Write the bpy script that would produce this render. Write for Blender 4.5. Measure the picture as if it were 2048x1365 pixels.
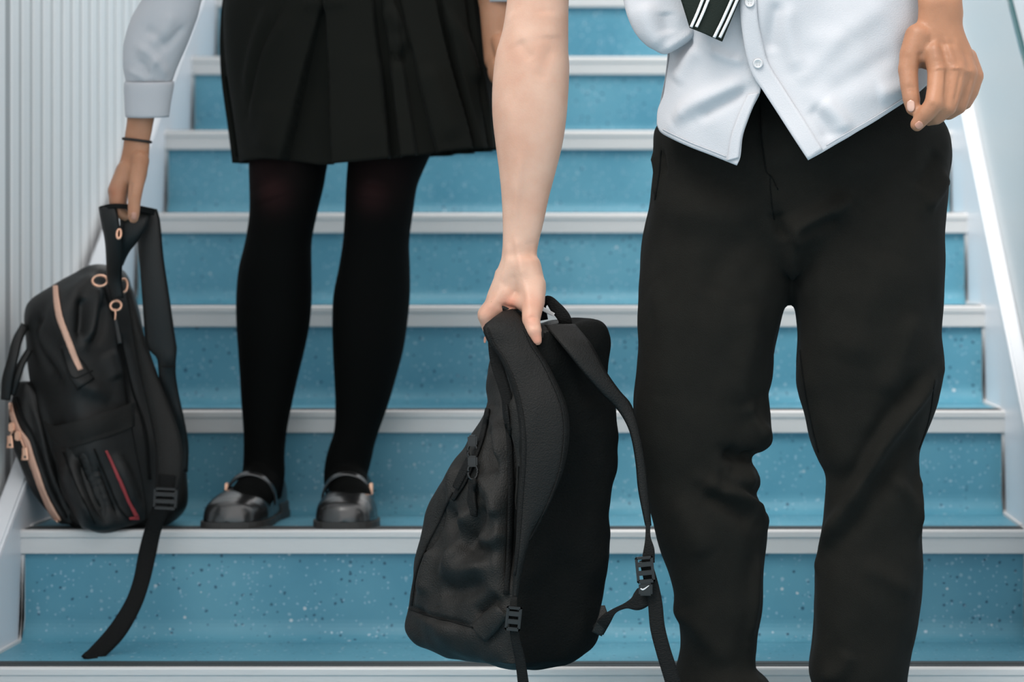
import bpy, bmesh, math, random
import numpy as np
from mathutils import Vector, Matrix, noise
from mathutils.bvhtree import BVHTree
random.seed(7)
SC = bpy.context.scene
COL = SC.collection
for o in list(bpy.data.objects): bpy.data.objects.remove(o)

# ------------------------------------------------------------------ camera, sky, light, exposure
F, PX0, PY0, CZ = 5398.0, 1362.0, 560.0, 0.70      # focal length and principal point of the photograph (2048 x 1365)
cam = bpy.data.cameras.new('camera'); camo = bpy.data.objects.new('camera', cam); COL.objects.link(camo)
camo.location = (0, 0, CZ); camo.rotation_euler = (math.pi/2, 0, 0)
cam.sensor_width = 36; cam.lens = F*36/2048
cam.shift_x = -(PX0-1024)/2048; cam.shift_y = -(682.5-PY0)/2048
cam.dof.use_dof = True; cam.dof.focus_distance = 3.36; cam.dof.aperture_fstop = 5.0
cam.clip_start = 0.05
SC.camera = camo
wd = bpy.data.worlds.new('world'); SC.world = wd; wd.use_nodes = True
bg = wd.node_tree.nodes['Background']
bg.inputs[0].default_value = (0.99, 0.985, 0.985, 1); bg.inputs[1].default_value = 1.0
sl = bpy.data.lights.new('sun', 'SUN'); so = bpy.data.objects.new('sun', sl); COL.objects.link(so)
sl.energy = 2.1; sl.angle = math.radians(28); sl.color = (1.0, 0.965, 0.92)
so.location = (-2, -2, 6)
so.rotation_euler = Vector((0.50, 0.66, -1.0)).to_track_quat('-Z', 'Y').to_euler()
vs = SC.view_settings
vs.view_transform = 'Standard'; vs.look = 'None'; vs.exposure = 0.70; vs.gamma = 1.0; vs.use_curve_mapping = False

# ------------------------------------------------------------------ materials
def newmat(name):
    m = bpy.data.materials.new(name); m.use_nodes = True
    nt = m.node_tree; b = nt.nodes['Principled BSDF']
    return m, nt, b
def N(nt, t, **kw):
    n = nt.nodes.new(t)
    for k, v in kw.items(): setattr(n, k, v)
    return n
def mat(name, col, rough=0.6, metal=0.0, spec=0.5, bump=0.0, bscale=200.0, var=0.0, vscale=6.0, sheen=0.0, weave=None, stretch=None, sss=0.0):
    m, nt, b = newmat(name)
    b.inputs['Base Color'].default_value = (*col, 1); b.inputs['Roughness'].default_value = rough
    b.inputs['Metallic'].default_value = metal; b.inputs['Specular IOR Level'].default_value = spec
    if sheen: b.inputs['Sheen Weight'].default_value = sheen; b.inputs['Sheen Roughness'].default_value = 0.4
    if sss:
        b.inputs['Subsurface Weight'].default_value = sss
        b.inputs['Subsurface Radius'].default_value = (1.0, 0.35, 0.2); b.inputs['Subsurface Scale'].default_value = 0.008
    tc = N(nt, 'ShaderNodeTexCoord'); mp = N(nt, 'ShaderNodeMapping')
    nt.links.new(tc.outputs['Object'], mp.inputs[0])
    if stretch: mp.inputs['Scale'].default_value = stretch
    if var:
        n = N(nt, 'ShaderNodeTexNoise'); n.inputs['Scale'].default_value = vscale; n.inputs['Detail'].default_value = 5
        nt.links.new(mp.outputs[0], n.inputs['Vector'])
        mx = N(nt, 'ShaderNodeMix', data_type='RGBA')
        mx.inputs[6].default_value = tuple(c*(1-var) for c in col)+(1,); mx.inputs[7].default_value = tuple(min(1, c*(1+var)) for c in col)+(1,)
        nt.links.new(n.outputs['Fac'], mx.inputs[0]); nt.links.new(mx.outputs[2], b.inputs['Base Color'])
    if bump:
        n2 = N(nt, 'ShaderNodeTexNoise'); n2.inputs['Scale'].default_value = bscale; n2.inputs['Detail'].default_value = 4
        nt.links.new(mp.outputs[0], n2.inputs['Vector'])
        bp = N(nt, 'ShaderNodeBump'); bp.inputs['Strength'].default_value = bump; bp.inputs['Distance'].default_value = 0.002
        nt.links.new(n2.outputs['Fac'], bp.inputs['Height']); nt.links.new(bp.outputs[0], b.inputs['Normal'])
    return m

def vinyl():
    m, nt, b = newmat('blue_speckled_vinyl')
    tc = N(nt, 'ShaderNodeTexCoord')
    n = N(nt, 'ShaderNodeTexNoise'); n.inputs['Scale'].default_value = 5; n.inputs['Detail'].default_value = 6
    nt.links.new(tc.outputs['Object'], n.inputs['Vector'])
    cr = N(nt, 'ShaderNodeValToRGB'); cr.color_ramp.elements[0].position = .3; cr.color_ramp.elements[1].position = .7
    cr.color_ramp.elements[0].color = (.074, .262, .362, 1); cr.color_ramp.elements[1].color = (.132, .355, .455, 1)
    nt.links.new(n.outputs['Fac'], cr.inputs[0])
    last = cr.outputs[0]
    for (sc, th, keep, colr, seed) in ((75, .20, .70, (.50, .62, .70, 1), 3.1), (95, .22, .62, (.012, .06, .11, 1), 9.7), (150, .26, .6, (.30, .46, .58, 1), 5.2), (45, .12, .84, (.62, .66, .68, 1), 21.)):
        mp = N(nt, 'ShaderNodeMapping'); mp.inputs['Location'].default_value = (seed, seed*2, seed*.5)
        nt.links.new(tc.outputs['Object'], mp.inputs[0])
        nz = N(nt, 'ShaderNodeTexNoise'); nz.inputs['Scale'].default_value = sc*1.6; nt.links.new(mp.outputs[0], nz.inputs['Vector'])
        ad = N(nt, 'ShaderNodeMix', data_type='VECTOR') if False else N(nt, 'ShaderNodeVectorMath', operation='SCALE'); ad.inputs['Scale'].default_value = .004
        nt.links.new(nz.outputs['Color'], ad.inputs[0])
        ad2 = N(nt, 'ShaderNodeVectorMath', operation='ADD'); nt.links.new(mp.outputs[0], ad2.inputs[0]); nt.links.new(ad.outputs[0], ad2.inputs[1])
        v = N(nt, 'ShaderNodeTexVoronoi'); v.inputs['Scale'].default_value = sc; nt.links.new(ad2.outputs[0], v.inputs['Vector'])
        lt = N(nt, 'ShaderNodeMath', operation='LESS_THAN'); lt.inputs[1].default_value = th; nt.links.new(v.outputs['Distance'], lt.inputs[0])
        sp = N(nt, 'ShaderNodeSeparateColor'); nt.links.new(v.outputs['Color'], sp.inputs[0])
        gt = N(nt, 'ShaderNodeMath', operation='GREATER_THAN'); gt.inputs[1].default_value = keep; nt.links.new(sp.outputs[0], gt.inputs[0])
        mu = N(nt, 'ShaderNodeMath', operation='MULTIPLY'); nt.links.new(lt.outputs[0], mu.inputs[0]); nt.links.new(gt.outputs[0], mu.inputs[1])
        m2 = N(nt, 'ShaderNodeMath', operation='MULTIPLY'); nt.links.new(mu.outputs[0], m2.inputs[0]); nt.links.new(sp.outputs[1], m2.inputs[1])
        mx = N(nt, 'ShaderNodeMix', data_type='RGBA'); nt.links.new(m2.outputs[0], mx.inputs[0]); nt.links.new(last, mx.inputs[6]); mx.inputs[7].default_value = colr
        last = mx.outputs[2]
    nt.links.new(last, b.inputs['Base Color'])
    b.inputs['Roughness'].default_value = .42; b.inputs['Specular IOR Level'].default_value = .4
    n3 = N(nt, 'ShaderNodeTexNoise'); n3.inputs['Scale'].default_value = 14; n3.inputs['Detail'].default_value = 8; nt.links.new(tc.outputs['Object'], n3.inputs['Vector'])
    bp = N(nt, 'ShaderNodeBump'); bp.inputs['Strength'].default_value = .25; bp.inputs['Distance'].default_value = .003
    nt.links.new(n3.outputs['Fac'], bp.inputs['Height']); nt.links.new(bp.outputs[0], b.inputs['Normal'])
    return m

def skinmat(name, c1, c2, c3, x0=None, x1=None):
    """mottled skin; with x0..x1 the tone runs from c1 (one arm) to c3 (the other hand, with warm shade put into its colour)"""
    m, nt, b = newmat(name)
    tc = N(nt, 'ShaderNodeTexCoord'); n = N(nt, 'ShaderNodeTexNoise'); n.inputs['Scale'].default_value = 22; n.inputs['Detail'].default_value = 6
    nt.links.new(tc.outputs['Object'], n.inputs['Vector'])
    mx = N(nt, 'ShaderNodeMix', data_type='RGBA'); mx.inputs[6].default_value = (*c1, 1); mx.inputs[7].default_value = (*c2, 1)
    cr = N(nt, 'ShaderNodeValToRGB'); cr.color_ramp.elements[0].position = .38; cr.color_ramp.elements[1].position = .66
    nt.links.new(n.outputs['Fac'], cr.inputs[0]); nt.links.new(cr.outputs[0], mx.inputs[0])
    out = mx.outputs[2]
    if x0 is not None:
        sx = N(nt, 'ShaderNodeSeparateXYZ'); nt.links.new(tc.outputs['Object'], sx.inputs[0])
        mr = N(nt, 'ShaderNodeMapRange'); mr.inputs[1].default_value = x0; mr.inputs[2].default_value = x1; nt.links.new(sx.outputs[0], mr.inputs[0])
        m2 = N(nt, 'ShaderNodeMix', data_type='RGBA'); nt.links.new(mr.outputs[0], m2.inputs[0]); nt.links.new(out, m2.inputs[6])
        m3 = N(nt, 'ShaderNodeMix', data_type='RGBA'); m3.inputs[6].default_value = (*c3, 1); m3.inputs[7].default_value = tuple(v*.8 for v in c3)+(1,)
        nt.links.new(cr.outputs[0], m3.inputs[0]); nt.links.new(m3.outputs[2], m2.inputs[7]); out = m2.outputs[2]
    # reddened joints, painted per vertex
    at = N(nt, 'ShaderNodeAttribute', attribute_name='blush')
    m4 = N(nt, 'ShaderNodeMix', data_type='RGBA'); nt.links.new(at.outputs['Fac'], m4.inputs[0]); nt.links.new(out, m4.inputs[6])
    mm = N(nt, 'ShaderNodeMix', data_type='RGBA', blend_type='MULTIPLY'); mm.inputs[0].default_value = 1; nt.links.new(out, mm.inputs[6]); mm.inputs[7].default_value = (1.0, .62, .55, 1)
    nt.links.new(mm.outputs[2], m4.inputs[7])
    nt.links.new(m4.outputs[2], b.inputs['Base Color'])
    b.inputs['Roughness'].default_value = .5; b.inputs['Specular IOR Level'].default_value = .35
    b.inputs['Subsurface Weight'].default_value = .25; b.inputs['Subsurface Radius'].default_value = (1, .35, .2); b.inputs['Subsurface Scale'].default_value = .006
    n2 = N(nt, 'ShaderNodeTexNoise'); n2.inputs['Scale'].default_value = 420; n2.inputs['Detail'].default_value = 3; nt.links.new(tc.outputs['Object'], n2.inputs['Vector'])
    bp = N(nt, 'ShaderNodeBump'); bp.inputs['Strength'].default_value = .22; bp.inputs['Distance'].default_value = .0012
    nt.links.new(n2.outputs['Fac'], bp.inputs['Height']); nt.links.new(bp.outputs[0], b.inputs['Normal'])
    return m

def tightsmat():
    m, nt, b = newmat('black_tights')
    at = N(nt, 'ShaderNodeAttribute', attribute_name='blush')
    mx = N(nt, 'ShaderNodeMix', data_type='RGBA'); mx.inputs[6].default_value = (.0020, .0022, .0020, 1); mx.inputs[7].default_value = (.026, .010, .010, 1)
    nt.links.new(at.outputs['Fac'], mx.inputs[0]); nt.links.new(mx.outputs[2], b.inputs['Base Color'])
    b.inputs['Roughness'].default_value = .85; b.inputs['Specular IOR Level'].default_value = .08
    return m

M = dict(
    vinyl=vinyl(), alu=mat('pale_anodised_metal', (.63, .625, .62), .45, .2, bump=.12, bscale=60, var=.05, vscale=9, stretch=(1, 8, 8)),
    grip=mat('black_rubber_grip', (.028, .034, .035), .6, bump=.3, bscale=150), seal=mat('white_sealant', (.62, .62, .62), .6, var=.08),
    wall=mat('white_painted_panel', (.86, .86, .86), .5, var=.03, vscale=2), wallr=mat('cool_white_panel', (.80, .82, .83), .4, var=.03, vscale=1.5),
    string=mat('white_painted_metal', (.74, .75, .79), .38, var=.04, vscale=3), cap=mat('white_channel_metal', (.72, .74, .77), .45),
    joint=mat('grey_joint_strip', (.40, .40, .40), .5), groove=mat('pale_grey_groove', (.50, .51, .51), .6), glass=mat('milky_glass', (.54, .585, .61), .45, spec=.25), gedge=mat('dark_green_glass_edge', (.03, .09, .10), .15),
    skinb=skinmat('fair_skin', (.54, .345, .26), (.49, .285, .205), (.35, .165, .092), .15, .28),  # third tone paints the warm shade on the left hand
    sking=skinmat('tanned_skin', (.42, .215, .13), (.36, .17, .095), (.5, .3, .2)),
    nail=mat('fingernail', (.42, .21, .15), .3, spec=.5), nailb=mat('pale_fingernail', (.48, .30, .24), .3),
    shirt=mat('white_cotton', (.445, .452, .478), .85, spec=.2, bump=.25, bscale=700, sheen=.15),
    btn=mat('pearl_button', (.50, .50, .51), .3),
    trou=mat('black_wool_blend', (.0064, .0063, .0051), .85, spec=.12, bump=.5, bscale=900, var=.2, vscale=60, sheen=.012),
    skirt=mat('black_pleated_cloth', (.0085, .0090, .0072), .85, spec=.10, bump=.5, bscale=800, sheen=.015),
    tights=tightsmat(), leather=mat('polished_black_leather', (.012, .012, .012), .24, spec=.9, bump=.08, bscale=120),
    sole=mat('dark_rubber_sole', (.03, .028, .026), .6), gold=mat('rose_gold_metal', (.80, .46, .32), .3, .85), 
    ztape=mat('rose_gold_zip_coil', (.70, .42, .31), .45, .3, bump=.6, bscale=500), red=mat('red_piping', (.30, .03, .035), .6),
    nylon=mat('black_nylon', (.0038, .0040, .0036), .45, spec=.38, bump=.4, bscale=650, sheen=.01),
    nylonb=mat('black_canvas', (.0064, .0060, .0050), .58, spec=.28, bump=.6, bscale=520, var=.25, vscale=90, sheen=.015),
    mesh=mat('black_spacer_mesh', (.0020, .0024, .0022), .9, spec=.12, bump=.8, bscale=400),
    strapc=mat('black_strap_cloth', (.0034, .0034, .0030), .6, spec=.22, bump=.6, bscale=520, var=.2, vscale=80),
    web=mat('black_webbing', (.0028, .0030, .0028), .7, spec=.2, bump=.9, bscale=300, stretch=(1, 1, 3)),
    plastic=mat('black_plastic', (.005, .005, .005), .3, spec=.45), tie=mat('dark_green_silk', (.007, .012, .009), .7, spec=.2, bump=.4, bscale=700),
    stripe=mat('white_silk_stripe', (.66, .66, .66), .6), hairb=mat('brown_hair', (.05, .03, .02), .6, bump=.8, bscale=90),
    hairg=mat('dark_hair', (.02, .014, .01), .5, bump=.8, bscale=90), eye=mat('eye_white', (.7, .7, .7), .2), lip=mat('lips', (.42, .16, .13), .45),
    band=mat('black_elastic', (.012, .009, .008), .7),
)

# ------------------------------------------------------------------ helpers
def Wp(px, py, Y): return Vector(((px-PX0)*Y/F, Y, CZ-(py-PY0)*Y/F))
def smooth(o):
    o.data.polygons.foreach_set('use_smooth', [True]*len(o.data.polygons)); return o
def link(name, me, material, parent=None, sm=True):
    o = bpy.data.objects.new(name, me); COL.objects.link(o)
    if material is not None: me.materials.clear(); me.materials.append(material)
    if parent is not None: o.parent = parent
    if sm: smooth(o)
    return o
def from_bm(name, bm, material, parent=None, sm=False):
    bmesh.ops.recalc_face_normals(bm, faces=bm.faces)
    me = bpy.data.meshes.new(name); bm.to_mesh(me); bm.free()
    return link(name, me, material, parent, sm)
def tag(o, label=None, cat=None, group=None, kind=None):
    for k, v in (('label', label), ('category', cat), ('group', group), ('kind', kind)):
        if v: o[k] = v
    return o
def empty(name, label=None, cat=None, kind=None):
    o = bpy.data.objects.new(name, None); COL.objects.link(o); o.empty_display_size = .05
    return tag(o, label, cat, kind=kind)
def box(bm, x0, x1, y0, y1, z0, z1, bevel=0):
    vs_ = [bm.verts.new((x, y, z)) for x in (x0, x1) for y in (y0, y1) for z in (z0, z1)]
    fs = [bm.faces.new([vs_[i] for i in q]) for q in ((0, 1, 3, 2), (4, 6, 7, 5), (0, 4, 5, 1), (2, 3, 7, 6), (0, 2, 6, 4), (1, 5, 7, 3))]
    if bevel:
        es = list({e for f in fs for e in f.edges})
        bmesh.ops.bevel(bm, geom=es, offset=bevel, segments=2, affect='EDGES')
def prism_x(bm, prof, x0, x1):
    """extrude a closed (y,z) profile along x"""
    a = [bm.verts.new((x0, y, z)) for y, z in prof]; b = [bm.verts.new((x1, y, z)) for y, z in prof]
    n = len(prof)
    for i in range(n): bm.faces.new((a[i], a[(i+1) % n], b[(i+1) % n], b[i]))
    bm.faces.new(a); bm.faces.new(b[::-1])
def spline(pts, n):
    """Catmull-Rom resample of N-dimensional points, even in chord length"""
    P = np.array(pts, float)
    if len(P) < 3:
        t = np.linspace(0, 1, n)[:, None]; return P[0]*(1-t)+P[-1]*t
    d = np.r_[0, np.cumsum(np.linalg.norm(np.diff(P, axis=0), axis=1))]; d /= d[-1]
    ext = np.vstack([2*P[0]-P[1], P, 2*P[-1]-P[-2]]); dd = np.r_[-d[1], d, 2-d[-2]]
    out = []
    for t in np.linspace(0, 1, n):
        i = min(max(np.searchsorted(d, t, side='right')-1, 0), len(P)-2)
        p0, p1, p2, p3 = ext[i:i+4]; t0, t1, t2, t3 = dd[i:i+4]
        u = (t-t1)/(t2-t1)
        m1 = (p2-p0)/(t2-t0)*(t2-t1); m2 = (p3-p1)/(t3-t1)*(t2-t1)
        out.append((2*u**3-3*u**2+1)*p1+(u**3-2*u**2+u)*m1+(-2*u**3+3*u**2)*p2+(u**3-u**2)*m2)
    return np.array(out)
def mesh_np(name, V, Fc):
    me = bpy.data.meshes.new(name); me.from_pydata([tuple(v) for v in V], [], Fc); me.update(); return me
def grid_faces(nv, nu, off=0, wrap=False):
    fs = []
    for j in range(nv-1):
        for i in range(nu if wrap else nu-1):
            a = off+j*nu+i; b = off+j*nu+(i+1) % nu
            fs.append((a, b, b+nu, a+nu))
    return fs
class Geo:
    """collects closed and open pieces as plain lists"""
    def __init__(s): s.V = []; s.F = []
    def grid(s, G, wrap=False, caps=False):
        G = np.asarray(G); nv, nu = G.shape[:2]; off = len(s.V)
        s.V += [tuple(p) for p in G.reshape(-1, 3)]; s.F += grid_faces(nv, nu, off, wrap)
        if caps:
            s.F.append(tuple(off+i for i in range(nu))[::-1]); s.F.append(tuple(off+(nv-1)*nu+i for i in range(nu)))
        return s
    def loft(s, rows, seg=40, exp=2.0, nres=None, ymul=1.0):
        """rows (py, pxL, pxR, Yc, depth ratio): horizontal elliptical rings standing at depth Yc"""
        R = spline(rows, nres or len(rows)*5)
        th = np.linspace(0, 2*math.pi, seg, endpoint=False)
        c, sn = np.cos(th), np.sin(th); c = np.sign(c)*np.abs(c)**(2/exp); sn = np.sign(sn)*np.abs(sn)**(2/exp)
        G = []
        for py, l, r, Y, k in R:
            a = (r-l)/2*Y/F; x = ((l+r)/2-PX0)*Y/F; z = CZ-(py-PY0)*Y/F
            G.append(np.stack([x+a*c, Y+a*k*sn*ymul, np.full(seg, z)], 1))
        return s.grid(G, True, True)
    def cone(s, p0, r0, p1, r1, seg=20, flat=None):
        p0, p1 = Vector(p0), Vector(p1); ax = p1-p0; L = ax.length
        if L < 1e-6: ax = Vector((0, 0, 1)); L = 1e-6
        q = ax.to_track_quat('Z', 'Y'); rings = []
        for k in range(7):
            a = -math.pi/2+k*math.pi/14+.02*(k == 0); rings.append((math.sin(a)*r0, max(math.cos(a)*r0, 1e-4)))
        for k in range(8):
            a = k*math.pi/14-.02*(k == 7); rings.append((L+math.sin(a)*r1, max(math.cos(a)*r1, 1e-4)))
        G = []
        for z, r in rings:
            ring = []
            for i in range(seg):
                t = 2*math.pi*i/seg; v = q @ Vector((r*math.cos(t), r*math.sin(t), z))
                if flat:
                    n, kf = flat; n = Vector(n).normalized(); axn = ax.normalized(); nn = (n-axn*n.dot(axn)).normalized()
                    v = v-nn*(v.dot(nn))*(1-kf)
                ring.append(p0+v)
            G.append(ring)
        return s.grid([[tuple(p) for p in r] for r in G], True, True)
    def chain(s, pts, flat=None):
        """pts: (px, py, Y, r)"""
        for a, b in zip(pts[:-1], pts[1:]):
            s.cone(Wp(*a[:3]), a[3], Wp(*b[:3]), b[3], flat=flat)
        return s
    def wchain(s, pts, flat=None):
        for a, b in zip(pts[:-1], pts[1:]): s.cone(a[:3], a[3], b[:3], b[3], flat=flat)
        return s
    def ell(s, c, rx, ry, rz, seg=24):
        G = []
        for j in range(13):
            p = -math.pi/2+math.pi*j/12; p = max(min(p, 1.55), -1.55)
            G.append([(c[0]+rx*math.cos(p)*math.cos(2*math.pi*i/seg), c[1]+ry*math.cos(p)*math.sin(2*math.pi*i/seg), c[2]+rz*math.sin(p)) for i in range(seg)])
        return s.grid(G, True, True)
    def mesh(s, name):
        me = mesh_np(name, s.V, s.F); bm = bmesh.new(); bm.from_mesh(me); bmesh.ops.recalc_face_normals(bm, faces=bm.faces); bm.to_mesh(me); bm.free(); return me
    def bvh(s): return BVHTree.FromPolygons([Vector(v) for v in s.V], s.F)
def apply_mods(o):
    dg = bpy.context.evaluated_depsgraph_get(); dg.update()
    me = bpy.data.meshes.new_from_object(o.evaluated_get(dg)); old = o.data
    mats = [m for m in old.materials]
    o.modifiers.clear(); o.data = me; bpy.data.meshes.remove(old)
    me.materials.clear()
    for m in mats: me.materials.append(m)
    return smooth(o)
def remeshed(name, geo, material, parent, vox=.003, its=6):
    o = link(name, geo.mesh(name), material, parent)
    m = o.modifiers.new('r', 'REMESH'); m.mode = 'VOXEL'; m.voxel_size = vox
    if its: s = o.modifiers.new('s', 'SMOOTH'); s.factor = .5; s.iterations = its
    return apply_mods(o)
def solid(o, t, off=0.0):
    m = o.modifiers.new('so', 'SOLIDIFY'); m.thickness = t; m.offset = off; return apply_mods(o)
def subsurf(o, lv=1):
    m = o.modifiers.new('ss', 'SUBSURF'); m.levels = lv; m.render_levels = lv; return apply_mods(o)
def bvh_of(o):
    me = o.data; return BVHTree.FromPolygons([v.co.copy() for v in me.vertices], [tuple(p.vertices) for p in me.polygons])
EYE = Vector((0, 0, CZ))
def hit(bvh, px, py, lift=0.0, default=3.5):
    d = Wp(px, py, 1.0)-EYE
    loc, nor, idx, dist = bvh.ray_cast(EYE, d.normalized())
    if loc is None: return Wp(px, py, default), Vector((0, -1, 0))
    if nor.dot(d) > 0: nor = -nor
    return loc+nor*lift, nor
def coords(me):
    a = np.empty(len(me.vertices)*3); me.vertices.foreach_get('co', a); return a.reshape(-1, 3)
def norms(me):
    a = np.empty(len(me.vertices)*3); me.vertices.foreach_get('normal', a); return a.reshape(-1, 3)
def seg_dist(V, P):
    """distance of every vertex to polyline P and the parameter along it"""
    best = np.full(len(V), 1e9); tt = np.zeros(len(V)); n = len(P)-1
    for i in range(n):
        a, b = P[i], P[i+1]; ab = b-a; t = np.clip(((V-a)@ab)/max(ab@ab, 1e-12), 0, 1)
        d = np.linalg.norm(V-(a+t[:, None]*ab), axis=1); k = d < best
        best[k] = d[k]; tt[k] = (i+t[k])/n
    return best, tt
def sculpt(o, strokes, wrinkle=None, default=3.5, taper=True, gain=1.0):
    """strokes: (pixel polyline, width m, height m): ridges (+) and creases (-) along lines lying on the surface"""
    bv = bvh_of(o); V = coords(o.data); Nn = norms(o.data); D = np.zeros(len(V))
    for pts, w, h in strokes:
        P = spline(pts, max(6, len(pts)*4)) if len(pts) > 1 else np.array(pts)
        L = np.array([tuple(hit(bv, p[0], p[1], 0, default)[0]) for p in P])
        if len(L) == 1: L = np.vstack([L, L+1e-5])
        d, t = seg_dist(V, L)
        g = np.exp(-(d/w)**2)
        if taper and len(pts) > 1: g *= np.clip(np.sin(math.pi*np.clip(t, .04, .96))*1.8, 0, 1)
        D += h*gain*g
    if wrinkle:
        sc, am = wrinkle[:2]; st = wrinkle[2] if len(wrinkle) > 2 else (1, 1, 1)
        D += np.array([noise.noise((v[0]*sc*st[0], v[1]*sc*st[1], v[2]*sc*st[2]))*am for v in V])
    V2 = V+Nn*D[:, None]
    o.data.vertices.foreach_set('co', V2.ravel()); o.data.update(); return o
def blush(o, spots):
    V = coords(o.data); A = np.zeros(len(V))
    for p, r, s in spots:
        d = np.linalg.norm(V-np.array(tuple(p)), axis=1); A = np.maximum(A, s*np.exp(-(d/r)**2))
    at = o.data.attributes.new('blush', 'FLOAT', 'POINT'); at.data.foreach_set('value', A)
def ribbon(name, pts, material, parent, t=.002, n=None, bvh=None, lift=.0015, across=5, bulge=0.0, default=3.5, edges=None):
    """strip through (px, py, Y, width_px) or, with bvh, (px, py, width_px) laid on a surface. width measured across the path in the picture plane"""
    if edges:   # two edge lines [(px,py,Y)...]
        A = spline(edges[0], n or 24); B = spline(edges[1], n or 24)
        G = [[tuple(Wp(*(A[j]*(1-u)+B[j]*u))+Vector((0, -bulge*math.sin(math.pi*u), 0))) for u in np.linspace(0, 1, across)] for j in range(len(A))]
    else:
        P = spline(pts, n or len(pts)*6); G = []
        for j in range(len(P)):
            a = P[max(j-1, 0)]; b = P[min(j+1, len(P)-1)]
            d = np.array([b[0]-a[0], b[1]-a[1]]); d /= max(np.linalg.norm(d), 1e-9); nrm = np.array([-d[1], d[0]])
            row = []
            for u in np.linspace(-1, 1, across):
                x, y = P[j][0]+nrm[0]*u*P[j][-1]/2, P[j][1]+nrm[1]*u*P[j][-1]/2
                if bvh: p, nn = hit(bvh, x, y, lift+bulge*(1-u*u), default)
                else: p = Wp(x, y, P[j][2])+Vector((0, -bulge*(1-u*u), 0))
                row.append(tuple(p))
            G.append(row)
    g = Geo().grid(G); o = link(name, g.mesh(name), material, parent)
    return solid(o, t)
def wribbon(name, pts, widthvec, w, material, parent, t=.002, n=30):
    """strip through world points with a fixed sideways direction"""
    P = spline(pts, n); wv = Vector(widthvec).normalized()
    G = [[tuple(Vector(p)+wv*(u*w/2)) for u in (-1, -.5, 0, .5, 1)] for p in P]
    return solid(link(name, Geo().grid(G).mesh(name), material, parent), t)
def tube(name, pts3, r, material, parent, n=None, seg=8, closed=False):
    P = spline(pts3, n or len(pts3)*5); G = []
    if closed: P = P[:-1]
    for j in range(len(P)):
        a = Vector(P[(j-1) % len(P)] if closed else P[max(j-1, 0)]); b = Vector(P[(j+1) % len(P)] if closed else P[min(j+1, len(P)-1)])
        q = (b-a).to_track_quat('Z', 'Y')
        G.append([tuple(Vector(P[j])+q @ Vector((r*math.cos(2*math.pi*i/seg), r*math.sin(2*math.pi*i/seg), 0))) for i in range(seg)])
    if closed: G.append(G[0])
    return link(name, Geo().grid(G, True, not closed).mesh(name), material, parent)
def ring3(c, rx, ry, n=16, tilt=(0, 0)):
    """horizontal ellipse of points round c; tilt = dz per m of x, y"""
    return [(c[0]+rx*math.cos(a), c[1]+ry*math.sin(a), c[2]+tilt[0]*rx*math.cos(a)+tilt[1]*ry*math.sin(a)) for a in [2*math.pi*i/n for i in range(n+1)]]
def coons(top, bottom, left, right, depth, nu=60, nv=70):
    """patch from four pixel boundary lines; depth(px, py) gives the distance"""
    T, B = spline(top, nu), spline(bottom, nu); L, R = spline(left, nv), spline(right, nv)
    G = []
    for j in range(nv):
        v = j/(nv-1); row = []
        for i in range(nu):
            u = i/(nu-1)
            p = (1-v)*T[i]+v*B[i]+(1-u)*L[j]+u*R[j]-((1-u)*(1-v)*T[0]+u*(1-v)*T[-1]+(1-u)*v*B[0]+u*v*B[-1])
            row.append(tuple(Wp(p[0], p[1], depth(p[0], p[1]))))
        G.append(row)
    return G
def nail(bv, px, py, w, l, ang, parent, m):
    """small curved plate laid on a finger"""
    G = []
    ca, sa = math.cos(ang), math.sin(ang)
    for j in np.linspace(-1, 1, 9):
        row = []
        for i in np.linspace(-1, 1, 7):
            k = math.sqrt(max(0, 1-abs(j)**3))*.9+.1
            x = i*w/2*k; y = j*l/2
            p, _ = hit(bv, px+x*ca-y*sa, py+x*sa+y*ca, .0006); row.append(tuple(p))
        G.append(row)
    return solid(link('fingernail', Geo().grid(G).mesh('fingernail'), m, parent), .0006)

# ------------------------------------------------------------------ the setting: stairs, side panels, walls
R_, T_, Y0 = .1637, .28, 3.724
XL, XR = -.98, .514
NS = 12
def Yn(i): return Y0+T_*i
def Zn(i): return R_*(i+1)

bm = bmesh.new(); box(bm, -1.02, 1.04, -2.5, Y0+.03, -.06, 0); tag(from_bm('floor', bm, M['vinyl']), kind='structure')
stairs = empty('staircase', 'flight of blue speckled vinyl stairs with pale metal nosings', 'staircase')
for i in range(NS):
    y, z = Yn(i), Zn(i); zb = z-R_
    # riser with a cove at its foot
    bm = bmesh.new(); cr = .030; prof = [(y+.012+.05, z-.004), (y+.012, z-.004)]
    for k in range(9):
        a = k/8*math.pi/2; prof.append((y+.012-cr+cr*math.cos(a), zb+cr-cr*math.sin(a)+.0005))
    prof += [(y+.012-cr, zb-.002), (y+.062, zb-.002)]
    prism_x(bm, prof, XL, XR); from_bm('riser', bm, M['vinyl'], stairs)
    bm = bmesh.new(); box(bm, XL, XR, y+.062, y+T_+.013, z-.02, z); from_bm('tread', bm, M['vinyl'], stairs)
    # nosing: bright rounded lip over a flat face, plate running back over the tread
    f = .0345
    prof = [(y+.060, z+.0008), (y+.004, z+.0015), (y+.0012, z+.0002), (y, z-.002), (y, z-.0095), (y+.0010, z-.0105), (y+.0022, z-.0115), (y+.0022, z-f+.001), (y+.0030, z-f), (y+.013, z-f), (y+.013, z-.012), (y+.060, z-.012)]
    bm = bmesh.new(); prism_x(bm, prof, XL, XR); no = from_bm('nosing', bm, M['alu'], stairs)
    for (a, b) in ((.0075, .024), (.029, .053)):
        bm = bmesh.new(); box(bm, XL+.004, XR-.004, y+a, y+b, z+.0003, z+.0026, .0006); from_bm('grip_strip', bm, M['grip'], no)
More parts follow.
